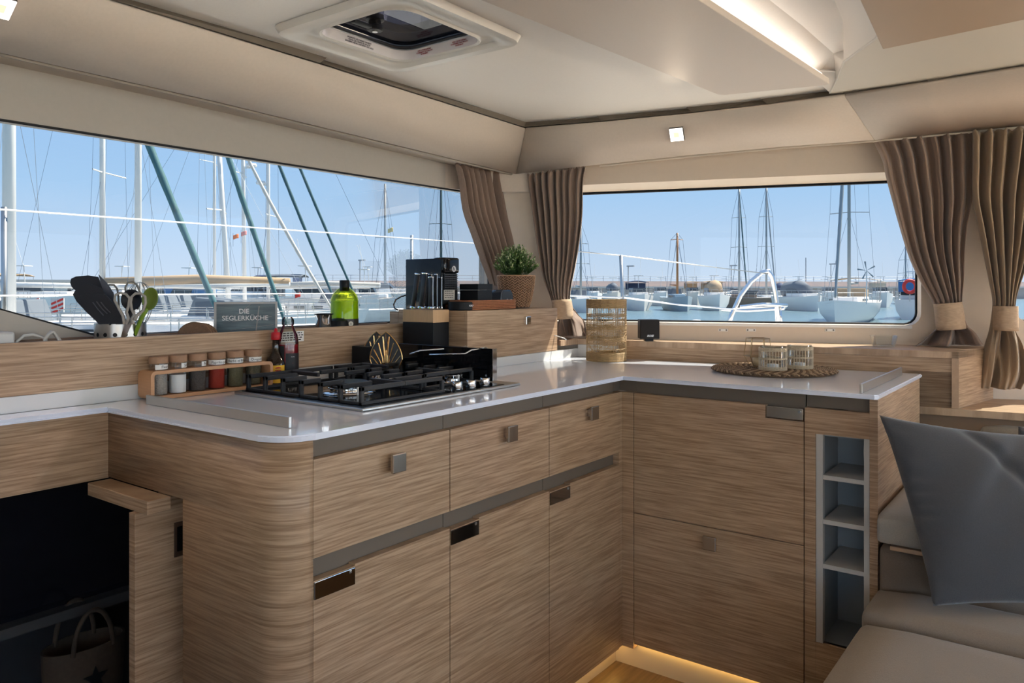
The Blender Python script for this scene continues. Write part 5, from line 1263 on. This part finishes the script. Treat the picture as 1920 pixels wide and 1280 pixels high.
# ---------------------------------------------------------------- harbour outside
SEA_Z = EYE-2.35
mw, nt, b = nodes('harbour_water'); MATS['harbour_water'] = mw
b.inputs['Base Color'].default_value = (.13, .20, .23, 1); b.inputs['Roughness'].default_value = .22; b.inputs['Specular IOR Level'].default_value = .5
g_ = nt.nodes.new('ShaderNodeNewGeometry'); n_ = nt.nodes.new('ShaderNodeTexNoise'); n_.inputs['Scale'].default_value = 1.4; n_.inputs['Detail'].default_value = 5
bp = nt.nodes.new('ShaderNodeBump'); bp.inputs['Strength'].default_value = .8; bp.inputs['Distance'].default_value = .25
nt.links.new(g_.outputs['Position'], n_.inputs[0]); nt.links.new(n_.outputs[0], bp.inputs['Height']); nt.links.new(bp.outputs[0], b.inputs['Normal'])
mb = MB(); mb.quad((-1500, -200, SEA_Z), (1500, -200, SEA_Z), (1500, 1900, SEA_Z), (-1500, 1900, SEA_Z)); struct(mb, 'harbour_water', mw)
HULL = mat('hull_white', (.82, .79, .76), .35); HULLC = mat('hull_cream', (.70, .66, .60), .4); DECKM = mat('deck_offwhite', (.66, .63, .58), .6)
HULLB = mat('hull_blue_grey', (.33, .40, .45), .45); NAVY = mat('canvas_navy', (.035, .055, .12), .8); TANC = mat('canvas_tan', (.45, .31, .19), .8)
TEAL = mat('sail_cover_teal', (.06, .15, .165), .7, var=.3, scale=8); TEALD = mat('sail_cover_dark_teal', (.03, .09, .11), .7); WSAIL = mat('rolled_sail_white', (.55, .52, .47), .7)
MAST = mat('mast_white', (.70, .69, .67), .4); MASTG = mat('mast_grey', (.26, .29, .31), .4); WOODM = mat('varnished_mast', (.42, .19, .08), .4); WIRE = mat('rigging_wire', (.17, .21, .26), .4); WINDK = mat('boat_window_dark', (.03, .04, .05), .2)
BROWNH = mat('hull_brown', (.20, .13, .09), .5); REDC = mat('lifebuoy_red', (.65, .04, .03), .5); BLUEC = mat('canvas_blue', (.04, .16, .38), .7); GREYC = mat('canvas_grey', (.13, .15, .18), .8)
def hull_mesh(L, Bm, fb, bow_rake=.12, stern=.8, z0=0):
    """bow towards +x, waterline at z=0"""
    mb = MB(); st = 12; rows = []
    for i in range(st+1):
        u = i/st; x = -L*.5+L*u
        w = Bm/2*(stern+(1-stern)*min(1, u*2.2))*(1-max(0, (u-.45)/.55)**2.2)
        sheer = fb*(1+.18*(u-.4)**2*3)
        xt = x+(bow_rake*L*u*u*.35)
        rows.append([V(x, -w*.55, -.15), V(x+(xt-x)*.4, -w*.9, fb*.45), V(xt, -w, sheer), V(xt, w, sheer), V(x+(xt-x)*.4, w*.9, fb*.45), V(x, w*.55, -.15)])
    vs = [[mb.bm.verts.new(p) for p in r] for r in rows]
    for i in range(st):
        for j in range(5): mb.bm.faces.new((vs[i][j], vs[i+1][j], vs[i+1][j+1], vs[i][j+1]))
    mb.bm.faces.new(vs[0]); 
    return mb
def boat(name, label, cat, p, heading, grp):
    t = bpy.data.objects.new(name, None); COL.objects.link(t); t.location = (p.x, p.y, SEA_Z); t.rotation_euler = (0, 0, heading)
    tag(t, label, cat, grp); return t
def rails(t, L, Bm, fb):
    mb = MB(); n = 9
    for s in (-1, 1):
        pts = []
        for i in range(n):
            u = .08+.9*i/(n-1); x = -L*.5+L*u*1.02; w = Bm/2*(.8+.2*min(1, u*2.2))*(1-max(0, (u-.45)/.55)**2.2)*.96
            pts.append(V(x, s*w, fb*1.1+.6)); mb.tube([V(x, s*w, fb), pts[-1]], .016, n=4)
        mb.tube(pts, .012, n=4); mb.tube([q-V(0, 0, .3) for q in pts], .008, n=4)
    mb.build('guard_rail', STEEL, t)
def sailboat(label, mpx, dm, bpx, db, L=11., mh=15., hull=None, mastm=None, furl=None, fr=.10, md=.08, lean=0.0, spread=(.45, .72), canvas=None, boomc=None, fb=1.05, cabin=True, stays=True, radar=None, name='sailing_yacht', rail=True, mastonly=False, mdir=0.0):
    mp = atD(mpx, HY, dm); bp_ = atD(bpx, HY, db); d = (bp_-mp); d.z = 0; hd = math.atan2(d.y, d.x); bd = min(max(d.length, L*.30), L*.52)
    c = mp+V(math.cos(hd), math.sin(hd), 0)*(bd-L*.5)
    t = boat(name, label, 'boat', c, hd, 'sailing yachts in the harbour')
    mx = L*.5-bd      # mast position along x
    bx = L*.5
    Bm = L*.31; H = hull or HULL
    hull_mesh(L, Bm, fb).build('hull', H, t, smooth=True, autosmooth=True)
    mb = MB(); w = Bm*.5
    pts = []
    for i in range(13):
        u = i/12; x = -L*.5+L*u+.12*L*u*u*.35; ww = Bm/2*(.8+.2*min(1, u*2.2))*(1-max(0, (u-.45)/.55)**2.2)*.97; pts.append((x, ww))
    mb.bm.faces.new([mb.bm.verts.new((x, ww, fb*1.0+.02)) for x, ww in pts[:-1]]+[mb.bm.verts.new((pts[-1][0], 0, fb*1.15))]+[mb.bm.verts.new((x, -ww, fb*1.0+.02)) for x, ww in pts[:-1][::-1]]); mb.build('deck', DECKM, t)
    if cabin:
        k = MB(); hh = .42; k.prism([(-L*.18, -Bm*.28, fb), (mx+L*.16, -Bm*.20, fb), (mx+L*.16, Bm*.20, fb), (-L*.18, Bm*.28, fb)], (0, 0, hh), bev=.09); cb = k.build('cabin', H, t, smooth=True, autosmooth=True)
        k = MB(); 
        for s in (-1, 1):
            for q in range(3): x_ = -L*.13+q*L*.09; k.box(x_, x_+L*.055, s*Bm*.272-.02, s*Bm*.272+.02, fb+.12, fb+.27, .01)
        k.build('cabin_windows', WINDK, cb)
        k = MB(); k.prism([(-L*.20, -Bm*.26, fb+.30), (-L*.10, -Bm*.24, fb+.40), (-L*.10, Bm*.24, fb+.40), (-L*.20, Bm*.26, fb+.30)], (-.25, 0, .62), bev=.05); k.build('spray_hood', canvas or GREYC, t)
    if canvas:
        k = MB(); k.grid(lambda u, v: V(-L*.44+L*.20*u, -Bm*.40+Bm*.8*v, fb+1.65+.16*math.sin(PI*v)), 6, 10); k.build('bimini', canvas, t, smooth=True, solid=.03)
        k = MB()
        for x_ in (-L*.43, -L*.25):
            for s in (-1, 1): k.tube([(x_, s*Bm*.40, fb), (x_, s*Bm*.40, fb+1.66)], .02, n=4)
        k.build('bimini_frame', STEEL, t)
    # rig
    tp = V(mx+lean, 0, mh); ft = V(mx, 0, fb+.3)
    mb = MB(); mb.tube([ft, (ft+tp)/2, tp], md, n=10, r2=md*.85); ms = mb.build('mast', mastm or MAST, t, smooth=True)
    mb = MB()
    for s_ in spread:
        q = ft+(tp-ft)*s_; wl = Bm*.34*(1.15-s_*.5)
        for s in (-1, 1): mb.tube([q, q+V(-.25, s*wl, -.05)], md*.28, n=5)
    mb.build('spreaders', mastm or MAST, t)
    bm_ = MB(); b0 = V(mx-.1, 0, fb+1.35); b1 = V(-L*.40, 0, fb+1.45); bm_.tube([b0, b1], md*.8, n=8); bo = bm_.build('boom', mastm or MAST, t, smooth=True)
    if boomc: MB().tube([b0+V(0, 0, .12), (b0+b1)/2+V(0, 0, .22), b1+V(0, 0, .10)], lambda u: .20*(1-.45*u), n=8).build('sail_cover', boomc, t, smooth=True)
    if stays:
        mb = MB(); wr = max(.006, dm*.00022)
        bw = V(bx, 0, fb*1.15)
        if not furl: mb.tube([tp, bw], wr, n=3)
        mb.tube([tp, V(-L*.5, 0, fb)], wr, n=3)
        for s in (-1, 1):
            pr_ = tp
            for s_ in sorted(spread, reverse=True):
                q = ft+(tp-ft)*s_+V(-.25, s*Bm*.34*(1.15-s_*.5), -.05); mb.tube([pr_, q], wr, n=3); pr_ = q
            mb.tube([pr_, V(mx-.2, s*Bm*.44, fb)], wr, n=3); mb.tube([ft+(tp-ft)*spread[0], V(mx+.3, s*Bm*.40, fb)], wr, n=3)
        mb.build('rigging', WIRE, t)
    if furl:
        bw = V(bx, 0, fb*1.15+.2); top_ = ft+(tp-ft)*.97
        def rf(u): return fr*(.45+.55*math.sin(PI*min(1, u*1.05+.04))**.6)*(1+.07*math.sin(u*90))
        n = 40; mb = MB(); mb.tube([bw+(top_-bw)*(i/n)+V(0, 0, -.35*math.sin(PI*i/n)) for i in range(n+1)], rf, n=8); mb.build('rolled_headsail', furl, t, smooth=True)
    if radar: 
        q = ft+(tp-ft)*radar; MB().lathe([(0, 0), (.27, .02), (.30, .10), (.26, .2), (0, .24)], 16, q+V(.45, 0, 0)).box(q.x, q.x+.5, -.04, .04, q.z-.06, q.z).build('radar_dome', GEL, t, smooth=True, autosmooth=True)
    if rail: rails(t, L, Bm, fb)
    return t
def motorboat(label, px_, d, hd, L=9., hull=None, canvas=None, H=1.1, top=True, name='motor_yacht', cover=None):
    p = atD(px_, HY, d); t = boat(name, label, 'boat', p, hd, 'motor boats in the harbour'); Bm = L*.34; hm = hull or HULL
    hull_mesh(L, Bm, H, .2, .92).build('hull', hm, t, smooth=True, autosmooth=True)
    MB().prism([(-L*.48, -Bm*.44, H*.98), (L*.20, -Bm*.38, H), (L*.42, -Bm*.10, H*1.1), (L*.42, Bm*.10, H*1.1), (L*.20, Bm*.38, H), (-L*.48, Bm*.44, H*.98)], (0, 0, .06)).build('deck', DECKM, t)
    k = MB(); k.prism([(-L*.12, -Bm*.34, H), (L*.30, -Bm*.22, H), (L*.30, Bm*.22, H), (-L*.12, Bm*.34, H)], (0, 0, .45), bev=.10); cb = k.build('cabin', hm, t, smooth=True, autosmooth=True)
    k = MB(); k.prism([(-L*.10, -Bm*.33, H+.42), (L*.14, -Bm*.24, H+.42), (L*.14, Bm*.24, H+.42), (-L*.10, Bm*.33, H+.42)], (-L*.05, 0, .5), bev=.05); k.build('windscreen', WINDK, cb)
    if cover:
        k = MB(); k.tube([(-L*.35, 0, H+.75), (0, 0, H+1.0), (L*.2, 0, H+.6)], lambda u: Bm*.30*(1-.3*u), n=12); k.build('boat_cover', cover, t, smooth=True)
    if top and canvas:
        k = MB(); k.grid(lambda u, v: V(-L*.38+L*.32*u, -Bm*.38+Bm*.76*v, H+1.55+.14*math.sin(PI*v)+.05*math.sin(PI*u)), 8, 10); k.build('canopy', canvas, t, smooth=True, solid=.05)
        k = MB(); 
        for x_ in (-L*.37, -L*.07):
            for s in (-1, 1): k.tube([(x_, s*Bm*.38, H), (x_, s*Bm*.38, H+1.55)], .022, n=4)
        k.build('canopy_frame', STEEL, t)
        MB().prism([(-L*.37, -Bm*.37, H+.7), (-L*.37, Bm*.37, H+.7), (-L*.37, Bm*.37, H+1.5), (-L*.37, -Bm*.37, H+1.5)], (.03, 0, 0)).build('canopy_side', canvas, t)
    k = MB(); k.tube([(-L*.05, 0, H+.8), (-L*.06, 0, H+2.3)], .03, n=5); k.box(-L*.06-.35, -L*.06+.35, -.5, .5, H+2.28, H+2.33); k.tube([(-L*.08, .3, H+2.3), (-L*.14, .3, H+4.2)], .015, n=4); k.build('antenna_mast', MAST, t)
    rails(t, L, Bm, H)
    return t
toCam = lambda px_: math.atan2(-ray(px_, HY)[1], -ray(px_, HY)[0])
# breakwater with railing and lamp posts
PIER = mat('breakwater_stone', (.55, .42, .36), .9, var=.18, scale=.6); PIERL = mat('breakwater_coping', (.70, .60, .52), .9)
q0, q1 = atD(588, HY, 150), atD(2300, HY, 190); dq = (q1-q0); dq.z = 0; ln = dq.length; dq.normalize(); nq = V(-dq.y, dq.x, 0)
t = thing_w('breakwater', 'long stone breakwater wall closing the harbour along the horizon', 'breakwater', V(q0.x, q0.y, SEA_Z)); t['kind'] = 'structure'; del t['label'], t['category']
hq = 2.45
MB().prism([V(q0.x, q0.y, SEA_Z-.5), V(q1.x, q1.y, SEA_Z-.5), V(q1.x, q1.y, SEA_Z+hq), V(q0.x, q0.y, SEA_Z+hq)], nq*5).build('harbour_wall', PIER, t)
MB().prism([V(q0.x, q0.y, SEA_Z+hq)-nq*.4, V(q1.x, q1.y, SEA_Z+hq)-nq*.4, V(q1.x, q1.y, SEA_Z+hq+.35)-nq*.4, V(q0.x, q0.y, SEA_Z+hq+.35)-nq*.4], nq*.6).build('coping', PIERL, t)
MB().prism([V(q0.x, q0.y, SEA_Z+hq)+nq*3, V(q1.x, q1.y, SEA_Z+hq)+nq*3, V(q1.x, q1.y, SEA_Z+hq+1.5)+nq*3, V(q0.x, q0.y, SEA_Z+hq+1.5)+nq*3], nq*.5).build('parapet', PIERL, t)
mb = MB(); zz = SEA_Z+hq+1.5
k = 0
while k < ln: mb.tube([V(q0.x, q0.y, zz)+dq*k+nq*3.2, V(q0.x, q0.y, zz+1.1)+dq*k+nq*3.2], .05, n=4); k += 3.5
for h_ in (.5, 1.1): mb.tube([V(q0.x, q0.y, zz+h_)+nq*3.2, V(q1.x, q1.y, zz+h_)+nq*3.2], .04, n=4)
mb.build('railing', mat('railing_grey', (.30, .35, .40), .5), t)
for px_, ytop, lab in ((1178, 499, 'lamp post on the breakwater left of the navy canopy boat'), (1371, 498, 'lamp post on the breakwater beside the tall grey mast'), (1558, 495, 'lamp post on the breakwater left of the twin masts'), (1511, 483, 'tall thin pole on the breakwater in the gap between moored boats'), (675, 488, 'lamp post on the breakwater seen through the left window')):
    r_ = V(*ray(px_, HY)); w_ = V(q0.x, q0.y, 0)+nq*3.6; tt = w_.dot(nq)/(r_.x*nq.x+r_.y*nq.y); pp = V(r_.x*tt, r_.y*tt, SEA_Z+hq)
    dd = tt; zt_ = EYE+(HY-ytop)*dd/F
    t = thing_w('lamp_post', lab, 'lamp post', pp, group='posts on the breakwater')
    mb = MB(); mb.tube([pp, V(pp.x, pp.y, zt_)], .11, n=6)
    mb.build('pole', mat('post_grey', (.30, .33, .36), .5), t)
    if 'thin' not in lab: MB().box(pp.x-.3, pp.x+1.4, pp.y-.2, pp.y+.2, zt_-.1, zt_+.15).build('lamp_head', mat('post_grey', (.30, .33, .36), .5), t)
# boats seen through the front window
motorboat('motor cruiser with a navy canopy moored bow out near the lantern', 1198, 86, toCam(1198)+.12, 9, canvas=NAVY, H=1.5)
t = sailboat('classic boat with a blue grey hull and a varnished wooden mast', 1270, 84, 1290, 79, L=9, mh=8.4, hull=HULLB, mastm=WOODM, md=.13, spread=(.9,), fb=1.35, boomc=None, rail=False)
motorboat('white motor yacht wrapped in tan covers right of the wooden mast', 1340, 86, toCam(1340)+.1, 9.5, canvas=TANC, H=1.5, cover=TANC)
motorboat('low brown hulled boat half hidden by the steel arch', 1404, 96, toCam(1404)-1.4, 7, hull=BROWNH, canvas=None, H=1.2, top=False)
motorboat('white motorboat with a dark purple canopy moored against the breakwater', 1500, 85, toCam(1500)+.35, 10, canvas=GREYC, H=1.4, top=False, cover=GREYC)
sailboat('distant yacht with a thin grey mast behind the brown hulled boat', 1386, 105, 1405, 98, L=11, mh=16.2, mastm=MASTG, md=.14, furl=TEALD, fr=.10, rail=False)
sailboat('distant yacht whose mast stands just right of the steel arch', 1437, 105, 1460, 98, L=11, mh=16.4, mastm=MASTG, md=.14, furl=MASTG, fr=.10, rail=False)
sailboat('large sailing yacht with a tan bimini and twin grey spars near the right curtain', 1592, 56, 1560, 49, L=13, mh=19, mastm=MASTG, md=.12, furl=MASTG, fr=.12, canvas=TANC, fb=1.35, spread=(.36, .66))
motorboat('white launch with a bright blue cover moored at the right end of the window', 1712, 62, toCam(1712)+PI, 8, canvas=BLUEC, H=1.4)
t = thing_w('lifebuoy', 'red lifebuoy ring on the boat at the right end of the front window', 'lifebuoy', atD(1706, 537, 57.5)); c = V(*t['_w'])
MB().tube([c-V(0, 0, .45), V(c.x, c.y, SEA_Z+1.4)], .04, n=6).build('mounting_pole', STEEL, t)
MB().tube([c+V(*RT, 0)*(.45*math.cos(2*PI*i/20))+V(0, 0, .45*math.sin(2*PI*i/20)) for i in range(20)], .13, n=8, closed=True).build('ring', REDC, t, smooth=True)
sailboat('yacht with its mast right beside the centre curtain', 1089, 80, 1105, 74, L=10, mh=9.2, mastm=MASTG, md=.12, fb=1.2, rail=False)
sailboat('far yacht with a slim mast close to the right curtain', 1698, 120, 1712, 112, L=11, mh=9.0, mastm=MASTG, md=.12, rail=False)
for px_, d_, L_, kw, lab in ((1112, 104, 7, {}, 'small white boat under the breakwater left of the lantern'), (1150, 110, 7, dict(cover=GREYC), 'small boat with a grey cover close to the steel stanchion'), (1240, 108, 8, {}, 'white boat under the breakwater just left of the wooden mast'),
                      (1300, 106, 7, dict(canvas=TANC), 'small tan canopy boat right of the wooden mast'), (1376, 124, 8, {}, 'white boat below the tall grey mast'), (1462, 122, 8, dict(cover=NAVY), 'boat with a navy cover right of the steel arch'),
                      (1556, 104, 8, {}, 'white boat left of the twin grey spars'), (1652, 100, 8, dict(canvas=WSAIL), 'white boat with a pale canopy right of the twin spars')):
    motorboat(lab, px_, d_, toCam(px_)+.15, L_, H=1.6, top='canvas' in kw, hull=HULLC if 'white' not in lab else HULL, **kw)
# wind generator
c = atD(1625, 507, 50); t = thing_w('wind_generator', 'small white wind generator on a pole at the stern of the large yacht', 'wind generator', V(c.x, c.y, SEA_Z+1.3))
MB().tube([V(c.x, c.y, SEA_Z+1.35), c], .04, n=6).build('pole', MAST, t)
mb = MB()
for k in range(5):
    a = 2*PI*k/5+.5; mb.prism([c+V(0, 0, 0), c+V(*RT, 0)*(.60*math.cos(a)+.06*math.sin(a))+V(0, 0, .60*math.sin(a)-.06*math.cos(a)), c+V(*RT, 0)*(.60*math.cos(a)-.05*math.sin(a))+V(0, 0, .60*math.sin(a)+.05*math.cos(a))], V(*FW, 0)*.03)
mb.build('rotor', MASTG, t)
# boats seen through the left window
sailboat('nearest yacht, its broad white mast at the left edge, thick teal rolled headsail', 17, 14.5, 430, 14.5, L=11, mh=12.6, md=.12, furl=TEAL, fr=.075)
sailboat('yacht with a pale grey mast and the second thickest teal rolled headsail', 259, 20.5, 536, 20.5, L=11, mh=14, md=.09, furl=TEAL, fr=.075, spread=(.42, .72))
sailboat('yacht with a white mast behind the utensil cup', 192, 26, 60, 26, L=10.5, mh=15, md=.095, spread=(.36, .62), boomc=TANC)
sailboat('yacht with a raked white mast and white rolled headsail above the letter sign', 430, 32, 625, 32, L=11, mh=10.8, md=.11, furl=WSAIL, fr=.075, lean=-.6, boomc=GREYC)
sailboat('yacht with the thinner teal rolled headsail left of the green bottle', 402, 37, 634, 37, L=12, mh=17, md=.075, furl=TEALD, fr=.08, boomc=BLUEC)
sailboat('yacht with the thin teal rolled headsail directly above the green bottle', 459, 42, 674, 42, L=12.5, mh=17.5, md=.11, furl=TEALD, fr=.08, radar=.47, lean=-.2)
sailboat('yacht with a straight white radar mast right above the letter sign', 503, 47, 380, 47, L=12, mh=18, md=.11, radar=.44, spread=(.33, .66), boomc=WSAIL)
sailboat('distant yacht with a single grey mast left of the coffee machine', 722, 92, 745, 86, L=12, mh=14.8, mastm=MASTG, md=.16, boomc=GREYC, spread=(.52,), fb=1.3)
sailboat('yacht with a dark green mast behind the coffee machine', 827, 78, 850, 72, L=12, mh=16.5, mastm=TEALD, md=.14, spread=(.5,))
LAT = math.atan2(RT[1], RT[0])
motorboat('white motor yacht with dark side windows left of the coffee machine', 705, 66, LAT, 12, H=1.9, top=False)
motorboat('white flybridge boat with a tan canopy left of the utensil cup', 60, 56, LAT, 10, H=1.7, canvas=TANC)
motorboat('white open motorboat with a bright blue cover behind the spice rack', 345, 49.5+5, LAT+PI, 6, H=1.5, top=False, cover=BLUEC)
motorboat('white cabin boat moored behind the letter sign', 585, 53, LAT, 8, H=1.6, canvas=GREYC)
motorboat('white cruiser moored behind the utensil cup', 215, 61, LAT+PI, 10, H=1.8, top=False)
motorboat('white day boat with a navy canopy between the coasters and the letter sign', 470, 61, LAT+PI, 10, H=1.7, canvas=NAVY)
motorboat('white cabin boat at the far left of the window', -95, 34, LAT, 7, H=1.5, top=False)
motorboat('pale boat between the letter sign and the green bottle', 690, 58.5, LAT, 5, H=1.5, top=False)
# quay behind the left boats
t = thing_w('quay_building', 'long low pale quay building behind the boats on the left', 'building', atD(150, HY, 70))
a_, b_ = atD(-250, HY, 72), atD(330, HY, 90); dn = (b_-a_).normalized(); nq2 = V(-dn.y, dn.x, 0)
MB().prism([V(a_.x, a_.y, SEA_Z), V(b_.x, b_.y, SEA_Z), V(b_.x, b_.y, EYE+.7), V(a_.x, a_.y, EYE+.7)], nq2*6).build('walls', mat('quay_plaster', (.68, .64, .58), .8), t)
MB().prism([V(a_.x, a_.y, EYE+.7)-nq2*.6, V(b_.x, b_.y, EYE+.7)-nq2*.6, V(b_.x, b_.y, EYE+.95)-nq2*.6, V(a_.x, a_.y, EYE+.95)-nq2*.6], nq2*7).build('flat_roof', mat('quay_roof', (.30, .31, .32), .8), t)
mb = MB()
for k in range(9): q = a_+dn*(3+k*4.5)-nq2*.05; mb.prism([V(q.x, q.y, EYE-1.2), V(q.x+dn.x*2, q.y+dn.y*2, EYE-1.2), V(q.x+dn.x*2, q.y+dn.y*2, EYE+.2), V(q.x, q.y, EYE+.2)], -nq2*.05)
mb.build('windows', WINDK, t)
for px_, lab in ((62, 'red and white striped barrier board left of the utensils'), (108, 'second red and white striped barrier board nearer the utensils')):
    c = atD(px_, 572, 24); t = thing_w('barrier_board', lab, 'barrier', V(c.x, c.y, c.z-.45), group='striped barrier boards on the quay')
    M = frame(c, (*RT, 0), (0, 0, 1)); MB().box(-.20, .20, -.22, .22, -.02, .02, mtx=M).build('board', mat('board_white', (.6, .58, .56), .6), t)
    for s in (-1, 0, 1): MB().prism([M @ V(-.19, -.14+s*.14, .021), M @ V(.19, .02+s*.14, .021), M @ V(.19, .09+s*.14, .021), M @ V(-.19, -.07+s*.14, .021)], V(*FW, 0)*-.004).build('red_stripe', REDC, t)
    MB().tube([V(c.x, c.y, c.z-.22), V(c.x, c.y, c.z-1.6)], .03, n=6).build('post', STEEL, t)
for px_, py_, col, lab in ((437, 446, (.7, .18, .04), 'small orange flag between the masts'), (452, 440, (.65, .25, .22), 'small red and white flag beside the orange one'), (553, 556, (.6, .04, .03), 'red flag low among the boats by the letter sign'), (727, 434, (.65, .45, .05), 'yellow flag on the mast left of the coffee machine')):
    dd = 40 if px_ != 727 else 88; c = atD(px_, py_, dd); s = dd/F; t = thing_w('pennant', lab, 'flag', c)
    mb = MB(); mb.grid(lambda u, v: c+V(*RT, 0)*(s*10*u)+V(0, 0, s*(5-8*v+3*u))+V(*FW, 0)*(.05*math.sin(u*7)), 8, 4); mb.build('flag_cloth', mat('flag_%d' % px_, col, .7), t, smooth=True, solid=.01)
    MB().tube([c+V(0, 0, s*9), c-V(0, 0, s*16)], .01, n=4).build('flag_line', WIRE, t)
# our own deck gear: lifelines and pulpit
t = thing_w('lifeline', 'white upper lifeline of the own boat crossing the left window', 'lifeline', atD(0, 393, 3.3))
mb = MB(); mb.tube([atD(-120, 386, 3.0), atD(8, 393, 3.25), atD(440, 424, 4.4), atD(772, 447, 5.6), atD(905, 457, 6.2)], .0045, n=6); mb.build('upper_line', GEL, t, smooth=True)
mb = MB(); mb.tube([atD(-100, 556, 3.0), atD(8, 554, 3.25), atD(440, 551, 4.4), atD(772, 549, 5.6), atD(905, 549, 6.2)], .004, n=6); mb.build('lower_line', GEL, t, smooth=True)
DZ = .725
for (px_, yt, d, lab) in ((8, 388, 3.28, 'steel lifeline stanchion at the left edge of the left window'), (772, 441, 5.62, 'steel lifeline stanchion left of the coffee machine')):
    a_ = atD(px_, yt, d); t = thing_w('stanchion', lab, 'stanchion', V(a_.x, a_.y, DZ), group='lifeline stanchions'); MB().tube([a_, V(a_.x, a_.y, DZ)], .0125, n=8).build('post', STEEL, t, smooth=True)
    MB().lathe([(0, 0), (.035, 0), (.035, .008), (.016, .012), (.016, .05), (0, .05)], 16, (a_.x, a_.y, DZ)).build('base', STEEL, t)
a_ = atD(1164, 478, 5.6); b_ = atD(1171, 590, 5.6); t = thing_w('stanchion', 'steel stanchion on the foredeck behind the straw lantern', 'stanchion', V(b_.x, b_.y, b_.z-.2), group='lifeline stanchions'); MB().tube([a_, V(b_.x, b_.y, DZ+.001)], .013, n=8).build('post', STEEL, t, smooth=True)
t = thing_w('bow_lifeline', 'thin wire running down to the steel bow rail across the front window', 'lifeline', atD(1100, 472, 5.5))
mb = MB(); mb.tube([atD(1040, 467, 5.4), atD(1164, 479, 5.6), atD(1300, 496, 6.0), atD(1440, 513, 6.5)], .0045, n=6); mb.build('upper_line', STEEL, t, smooth=True)
mb = MB(); mb.tube([atD(1040, 553, 5.4), atD(1170, 558, 5.6), atD(1280, 572, 6.0), atD(1370, 579, 6.3), atD(1470, 573, 6.5)], .007, n=6); mb.build('lower_rope', GEL, t, smooth=True)
t = thing_w('bow_pulpit', 'curved stainless bow pulpit rising in the middle of the front window', 'pulpit', V(*[atD(1410, 600, 6.5).x, atD(1410, 600, 6.5).y, DZ]))
P = [(1362, 618), (1372, 590), (1388, 555), (1408, 528), (1428, 511), (1440, 508), (1448, 519), (1453, 545), (1456, 566), (1459, 618)]
MB().tube([atD(a, b, 6.5) for a, b in P], .020, n=10).build('arch_tube', CHROME, t, smooth=True)
MB().tube([atD(1388, 575, 6.4), atD(1430, 570, 6.4), atD(1475, 572, 6.5), atD(1470, 578, 6.6), atD(1400, 582, 6.6), atD(1352, 580, 6.6)], .014, n=8).build('seat_tube', CHROME, t, smooth=True)
MB().tube([atD(1462, 574, 6.5), atD(1466, 618, 6.5)], .014, n=8).build('leg', CHROME, t, smooth=True)
c = atD(1306, 609, 6.9); t = thing_w('white_fender', 'round white fender top showing at the lower edge of the front window', 'fender', V(c.x, c.y, c.z-.15))
MB().lathe([(0, .085), (.03, .082), (.065, .06), (.085, .02), (.09, -.02), (.085, -.06), (.05, -.1), (0, -.11)], 24, c-V(0, 0, .035)).build('fender_body', GEL, t, smooth=True)
import bpy
for o in bpy.data.objects:
    if "_w" in o: del o["_w"]
